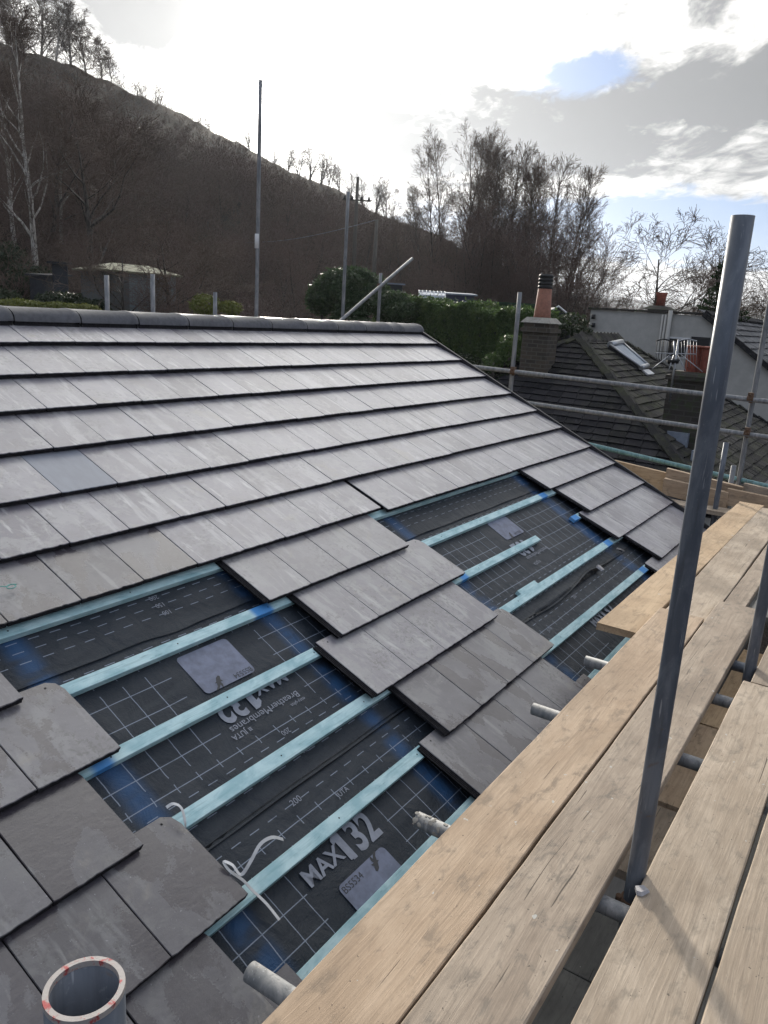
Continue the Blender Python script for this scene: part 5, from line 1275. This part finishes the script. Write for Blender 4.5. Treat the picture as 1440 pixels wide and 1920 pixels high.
KT['round'] = (tree_meshes(15, 'bark', 'twig', H=8, spread=.45, upright=.5, nl1=17, start=.18, levels=4, kids=(6, 5, 4), twig=.011, wig=.15), 8)
KT['multi'] = (tree_meshes(16, 'bark', 'twig_red', H=7, spread=.36, upright=.55, nl1=9, start=.15, levels=4, stems=4, kids=(6, 5, 3), twig=.010, wig=.14), 7)
KT['birch_far'] = (tree_meshes(23, 'birch', 'twig', H=10, spread=.42, upright=.55, nl1=24, start=.15, levels=4, kids=(7, 5, 4), twig=.02, thick=.018, rmin=.012, wig=.13), 10)
KT['round_far'] = (tree_meshes(24, 'bark', 'twig', H=8, spread=.42, upright=.7, nl1=14, start=.05, levels=3, stems=3, kids=(5, 4, 3), twig=.02, wig=.12, rmin=.013, thick=.022), 8)
def tree(kind, u, vt, D, label, group, seed=0, sink=.3, wide=1.0, name='bare_tree'):
    (m1, m2), H0 = KT[kind]; t = at(u, vt, D); g = gz(t[0], t[1])-sink; s_ = max(.15, (t[2]-g)/(H0*1.04))
    r = random.Random(seed*7+int(u))
    o = bpy.data.objects.new(name, None); COL.objects.link(o); o.location = (t[0], t[1], g); o.rotation_euler = (0, 0, r.uniform(0, 6.28)); o.scale = (s_*wide, s_*wide, s_); tag(o, label, 'tree', group)
    for nm, m_ in (('trunk', m1), ('crown', m2)):
        c = bpy.data.objects.new(nm, m_); COL.objects.link(c); c.parent = o
# placed trees ------------------------------------------------------
gC = 'tall bare trees of the clump right of centre'
words = ['farthest left', 'second from the left', 'third from the left', 'fourth from the left', 'fifth from the left', 'sixth from the left', 'seventh from the left', 'eighth from the left', 'ninth from the left', 'tenth from the left', 'eleventh from the left', 'twelfth from the left', 'thirteenth from the left', 'fourteenth from the left', 'fifteenth from the left', 'sixteenth from the left', 'seventeenth from the left', 'farthest right']
clump = [(832, 282, 56, 'tall_thin'), (852, 262, 58, 'tall_thin'), (872, 262, 54, 'tall_thin'), (888, 252, 57, 'tall_thin'), (906, 248, 55, 'tall_thin'), (922, 278, 58, 'tall'), (936, 296, 53, 'tall'), (950, 288, 58, 'tall'), (963, 292, 55, 'tall'), (976, 294, 52, 'tall'), (988, 292, 57, 'tall_thin'), (1000, 312, 56, 'tall'), (1013, 318, 54, 'tall'), (1026, 322, 55, 'tall_thin'), (1038, 318, 53, 'tall'), (1052, 316, 55, 'tall_thin'), (1062, 326, 54, 'tall'), (1074, 326, 53, 'tall')]
for i, (u, v, D, k) in enumerate(clump): tree(k, u, v, D, 'slender bare tree in the tall clump behind the hedge, %s' % words[i], gC, i, wide=.92)
for i, (u, v, D) in enumerate(((850, 430, 52), (885, 400, 50), (915, 420, 50), (945, 370, 50), (972, 410, 49), (1000, 380, 50), (1028, 430, 48), (1050, 400, 50), (1066, 450, 46), (1074, 500, 46), (1050, 500, 44))):
    tree('multi', u, v, D, 'low dense bare thicket tree at the foot of the clump, %s' % words[i], 'thicket under the tall clump', i, wide=1.25)
gB = 'pale birches on the skyline at the upper left'
for i, (u, v, D) in enumerate(((8, -10, 100), (40, -40, 98), (68, -25, 102), (100, 5, 100), (130, 10, 104), (160, 45, 106), (190, 72, 108), (208, 95, 108))):
    tree('birch_far', u, v, D, 'pale birch on the skyline at the upper left, %s' % words[i], gB, i, wide=1.35)
gS = 'small trees along the hill crest'
for i, (u, v, D) in enumerate(((232, 135, 118), (252, 148, 120), (288, 152, 122), (325, 196, 125), (352, 208, 130), (375, 214, 132), (395, 224, 134), (470, 230, 140))):
    tree('round_far', u, v, D, 'small tree along the falling hill crest, %s' % words[i], gS, i, sink=.3, wide=1.3)
gR = 'row of bare trees on the crest right of the tall poles'
for i, (u, v, D) in enumerate(((515, 282, 150), (540, 276, 150), (562, 272, 155), (582, 272, 158), (602, 282, 160), (620, 296, 165), (640, 312, 170), (662, 326, 176), (684, 336, 180), (706, 330, 185), (728, 348, 190))):
    tree('round_far', u, v, D, 'bare tree on the crest between the tall poles and the clump, %s' % words[i], gR, i, wide=1.4)
gM = 'thin trees on the lower slope before the clump'
for i, (u, v, D) in enumerate(((742, 352, 90), (762, 372, 84), (785, 360, 78), (800, 350, 70), (760, 430, 60), (690, 400, 66), (730, 410, 62), (655, 440, 58), (815, 420, 58))):
    tree('tall_thin', u, v, D, 'thin bare tree on the lower slope left of the clump, %s' % words[i], gM, i, wide=1.2)
gL = 'larger bare trees in front of the hillside'
tree('birch', 42, 60, 31, 'white stemmed birch with a pale trunk at the left edge', gL, 1, wide=1.0, name='birch_tree')
tree('spread', 150, 240, 30, 'wide twisting bare tree left of the garden shed', gL, 2, wide=1.1)
tree('multi', 175, 200, 40, 'reddish twigged many stemmed tree behind the shed', gL, 3, wide=1.2)
tree('birch', 105, 190, 40, 'second birch a little behind the left one', gL, 4)
tree('spread', 300, 448, 22.3, 'low arching bare tree hanging over the garden shed', gL, 5, wide=1.35)
tree('round', 255, 270, 50, 'round headed bare tree on the slope above the shed', gL, 6, wide=1.2)
tree('round', 345, 320, 52, 'round headed bare tree on the slope left of the tallest pole', gL, 7, wide=1.25)
tree('round', 420, 330, 56, 'round headed bare tree just left of the tallest pole', gL, 8, wide=1.25)
tree('round', 530, 345, 56, 'round headed bare tree just right of the tallest pole', gL, 9, wide=1.25)
tree('multi', 585, 400, 50, 'many stemmed bare tree between the two tall poles', gL, 10, wide=1.3)
tree('multi', 470, 430, 42, 'low many stemmed tree beside the foot of the tallest pole', gL, 11, wide=1.3)
tree('multi', 375, 440, 36, 'low many stemmed tree above the yellow green shrub', gL, 12, wide=1.3)
tree('multi', 545, 450, 38, 'low dark thorny tree left of the laurel', gL, 13, wide=1.4)
tree('multi', 230, 400, 34, 'tangled many stemmed tree just behind the shed roof', gL, 14, wide=1.3)
tree('multi', 60, 330, 38, 'tangled reddish tree behind the white stemmed birch', gL, 15, wide=1.3)
tree('round', 75, 130, 37, 'round crowned bare tree between the two white birches', gL, 21, wide=1.2)
tree('round', 205, 190, 47, 'taller round crowned bare tree above the shed roof', gL, 22, wide=1.2)
gD = 'garden trees in the valley at the right'
tree('spread', 1222, 472, 38, 'wide spreading bare tree behind the rendered building', gD, 1, wide=1.25)
tree('round', 1130, 492, 42, 'slimmer bare tree left of the wide spreading one', gD, 2, wide=.7)
tree('spread', 1290, 545, 44, 'fine twigged low tree right of the wide spreading one', gD, 3, wide=1.2)
tree('spread', 1436, 530, 40, 'bare twigs of a tree at the right edge of the picture', gD, 4, wide=1.0)
tree('multi', 1318, 555, 46, 'low bushy bare tree left of the dark spruce', gD, 5, wide=1.3)
tree('multi', 1165, 562, 60, 'low bare shrub tree above the rendered wall', gD, 6, wide=1.6)
tree('spread', 245, 470, 22.0, 'dark branches reaching over the left half of the shed roof', gL, 17, wide=1.3)
tree('multi', 320, 500, 21.5, 'thin tangled sapling in front of the pale shed side', gL, 18, wide=1.2)
tree('birch', 12, 150, 36, 'slim birch with the palest bark beside the left picture edge', gL, 19)
tree('round', 190, 260, 44, 'round crowned bare tree rising behind the shed roof', gL, 20, wide=1.2)
tree('multi', 1400, 575, 40, 'low bare bush between the spruce and the right edge', gD, 7, wide=1.6)
def spruce(u, vt, vb, D, w, label):
    t = at(u, vt, D); b = at(u, vb, D); rs = np.random.RandomState(4); Vs = []; mbs = MB(); H = t[2]-b[2]; P = []; N = []
    mbs.tube([b-np.array([0, 0, 1.5]), t], [.12, .02], 7, 0)
    for i in range(46):
        h = (i+rs.rand())/46; L_ = w*(1-h)**.75*rs.uniform(.65, 1.1)+.08; a = rs.uniform(0, 6.28); d = np.array([math.cos(a), math.sin(a), .25]); s0 = b+np.array([0, 0, H*h])
        pts = [s0, s0+d*L_*.5, s0+d*L_+np.array([0, 0, .10*L_])]; mbs.tube(pts, [.02, .014, .006], 4, 0)
        for q in range(46):
            f = rs.rand(); P.append(s0+d*L_*f+rs.normal(0, .035, 3)+np.array([0, 0, -.03])); N.append(rs.normal(0, 1, 3))
    V, F = leaf_cloud(np.array(P), np.array(N), .085, rs); o = thing('spruce_tree', (b[0], b[1], b[2]-1.5), label, 'tree'); bulk('foliage', V, F, MT['leaf_conifer'], o); mbs.build('trunk', MT['bark'], o)
spruce(1350, 478, 610, 30, 1.15, 'ragged dark spruce beside the top of the near pole')
# scrub that covers the hillside: one mass nobody could count
def woodland():
    rs = np.random.RandomState(9); T_ = []
    for s_ in range(4):
        big, small = gen_tree(40+s_, 5, .55, .5, nl1=8, start=.05, levels=3, kids=(4, 3, 3), twig=.014, wig=.16, stems=2)
        pts = []
        for P, rr, lev in big+small:
            P = np.array([p[:] for p in P]); a = P[:-1]; b = P[1:]; r0 = np.array(rr[:-1])*1.15+.008; d = b-a
            sd_v = np.cross(d, rs.normal(0, 1, d.shape)); sd_v /= np.linalg.norm(sd_v, axis=1)[:, None]+1e-9
            pts.append(np.stack([a-sd_v*r0[:, None], a+sd_v*r0[:, None], b+sd_v*r0[:, None]*.7, b-sd_v*r0[:, None]*.7], 1))
        T_.append(np.concatenate(pts).reshape(-1, 3))
    Vs = []; n = 0; tot = 0; mi = []
    for i in range(3900):
        th = rs.uniform(26, 66); rs_ = np.interp(th, RS[:, 0], RS[:, 1]); f = rs.uniform(0, 1)**.8; r = 31+(rs_*.97-31)*f
        x, y = r*math.cos(R(th)), r*math.sin(R(th))
        if noise.noise(Vector((x*.035, y*.035, 2))) < -.22 and f > .35: continue
        # the open bracken slope near the crest stays mostly bare
        if f > .66 and rs.rand() < .2: continue
        t = T_[rs.randint(4)]; s_ = rs.uniform(.45, 1.25)*(.24 if f > .66 else (.6 if f > .45 else (.85 if r > 75 else .5))); a = rs.uniform(0, 6.28); c, sn = math.cos(a), math.sin(a)
        V = np.stack([t[:, 0]*c-t[:, 1]*sn, t[:, 0]*sn+t[:, 1]*c, t[:, 2]], -1)*s_*[1.15, 1.15, .9]+[x, y, gz(x, y)-.2]
        Vs.append(V.astype(np.float32)); mi += [0 if rs.rand() < .72 else 1]*(len(t)//4)
    V = np.concatenate(Vs); F = np.arange(len(V)).reshape(-1, 4)
    o = bulk('hillside_scrub', V, F, [MT['twig'], MT['twig_red']], None, mi); tag(o, 'dense brown winter scrub and birch saplings covering the hillside', kind='stuff')
    print('scrub faces', len(F))
woodland()
def farwood():
    rs = np.random.RandomState(19); P = []; N = []
    for i in range(1500):
        th = rs.uniform(-20, 27); r = 300+2600*rs.uniform(0, 1)**1.2
        if noise.noise(Vector((th*.25, r*.004, 5))) < 0.0: continue
        x, y = r*math.cos(R(th)), r*math.sin(R(th)); z = gz(x, y); w = rs.uniform(4, 10)
        k = 26; d = rs.normal(0, 1, (k, 3)); d /= np.linalg.norm(d, axis=1)[:, None]; d[:, 2] = abs(d[:, 2]); P.append(np.array([x, y, z])+d*[w, w, w*.9]*rs.uniform(.4, 1, (k, 1))); N.append(d)
    P = np.concatenate(P); N = np.concatenate(N); V, F = leaf_cloud(P, N, 2.6, rs)
    o = bulk('far_woodland', V, F, MT['leaf_ivy']); tag(o, 'far woods and hedgerows across the valley', kind='stuff')
farwood()
# haze
mb = MB(); mb.box((-400, -1800, -60), (5200, 5200, 330), 0)
m = bpy.data.materials.new('haze_air'); m.use_nodes = True; nt = NT(m.node_tree)
pv = nt.n.new('ShaderNodeVolumePrincipled'); pv.inputs['Density'].default_value = 0.00014; pv.inputs['Color'].default_value = (.84, .90, 1.0, 1); pv.inputs['Anisotropy'].default_value = .55
o_ = nt.n.new('ShaderNodeOutputMaterial'); nt.l.new(pv.outputs[0], o_.inputs['Volume'])
if HAZE:
    h = mb.build('haze', m); tag(h, 'thin winter haze over the valley', kind='stuff')
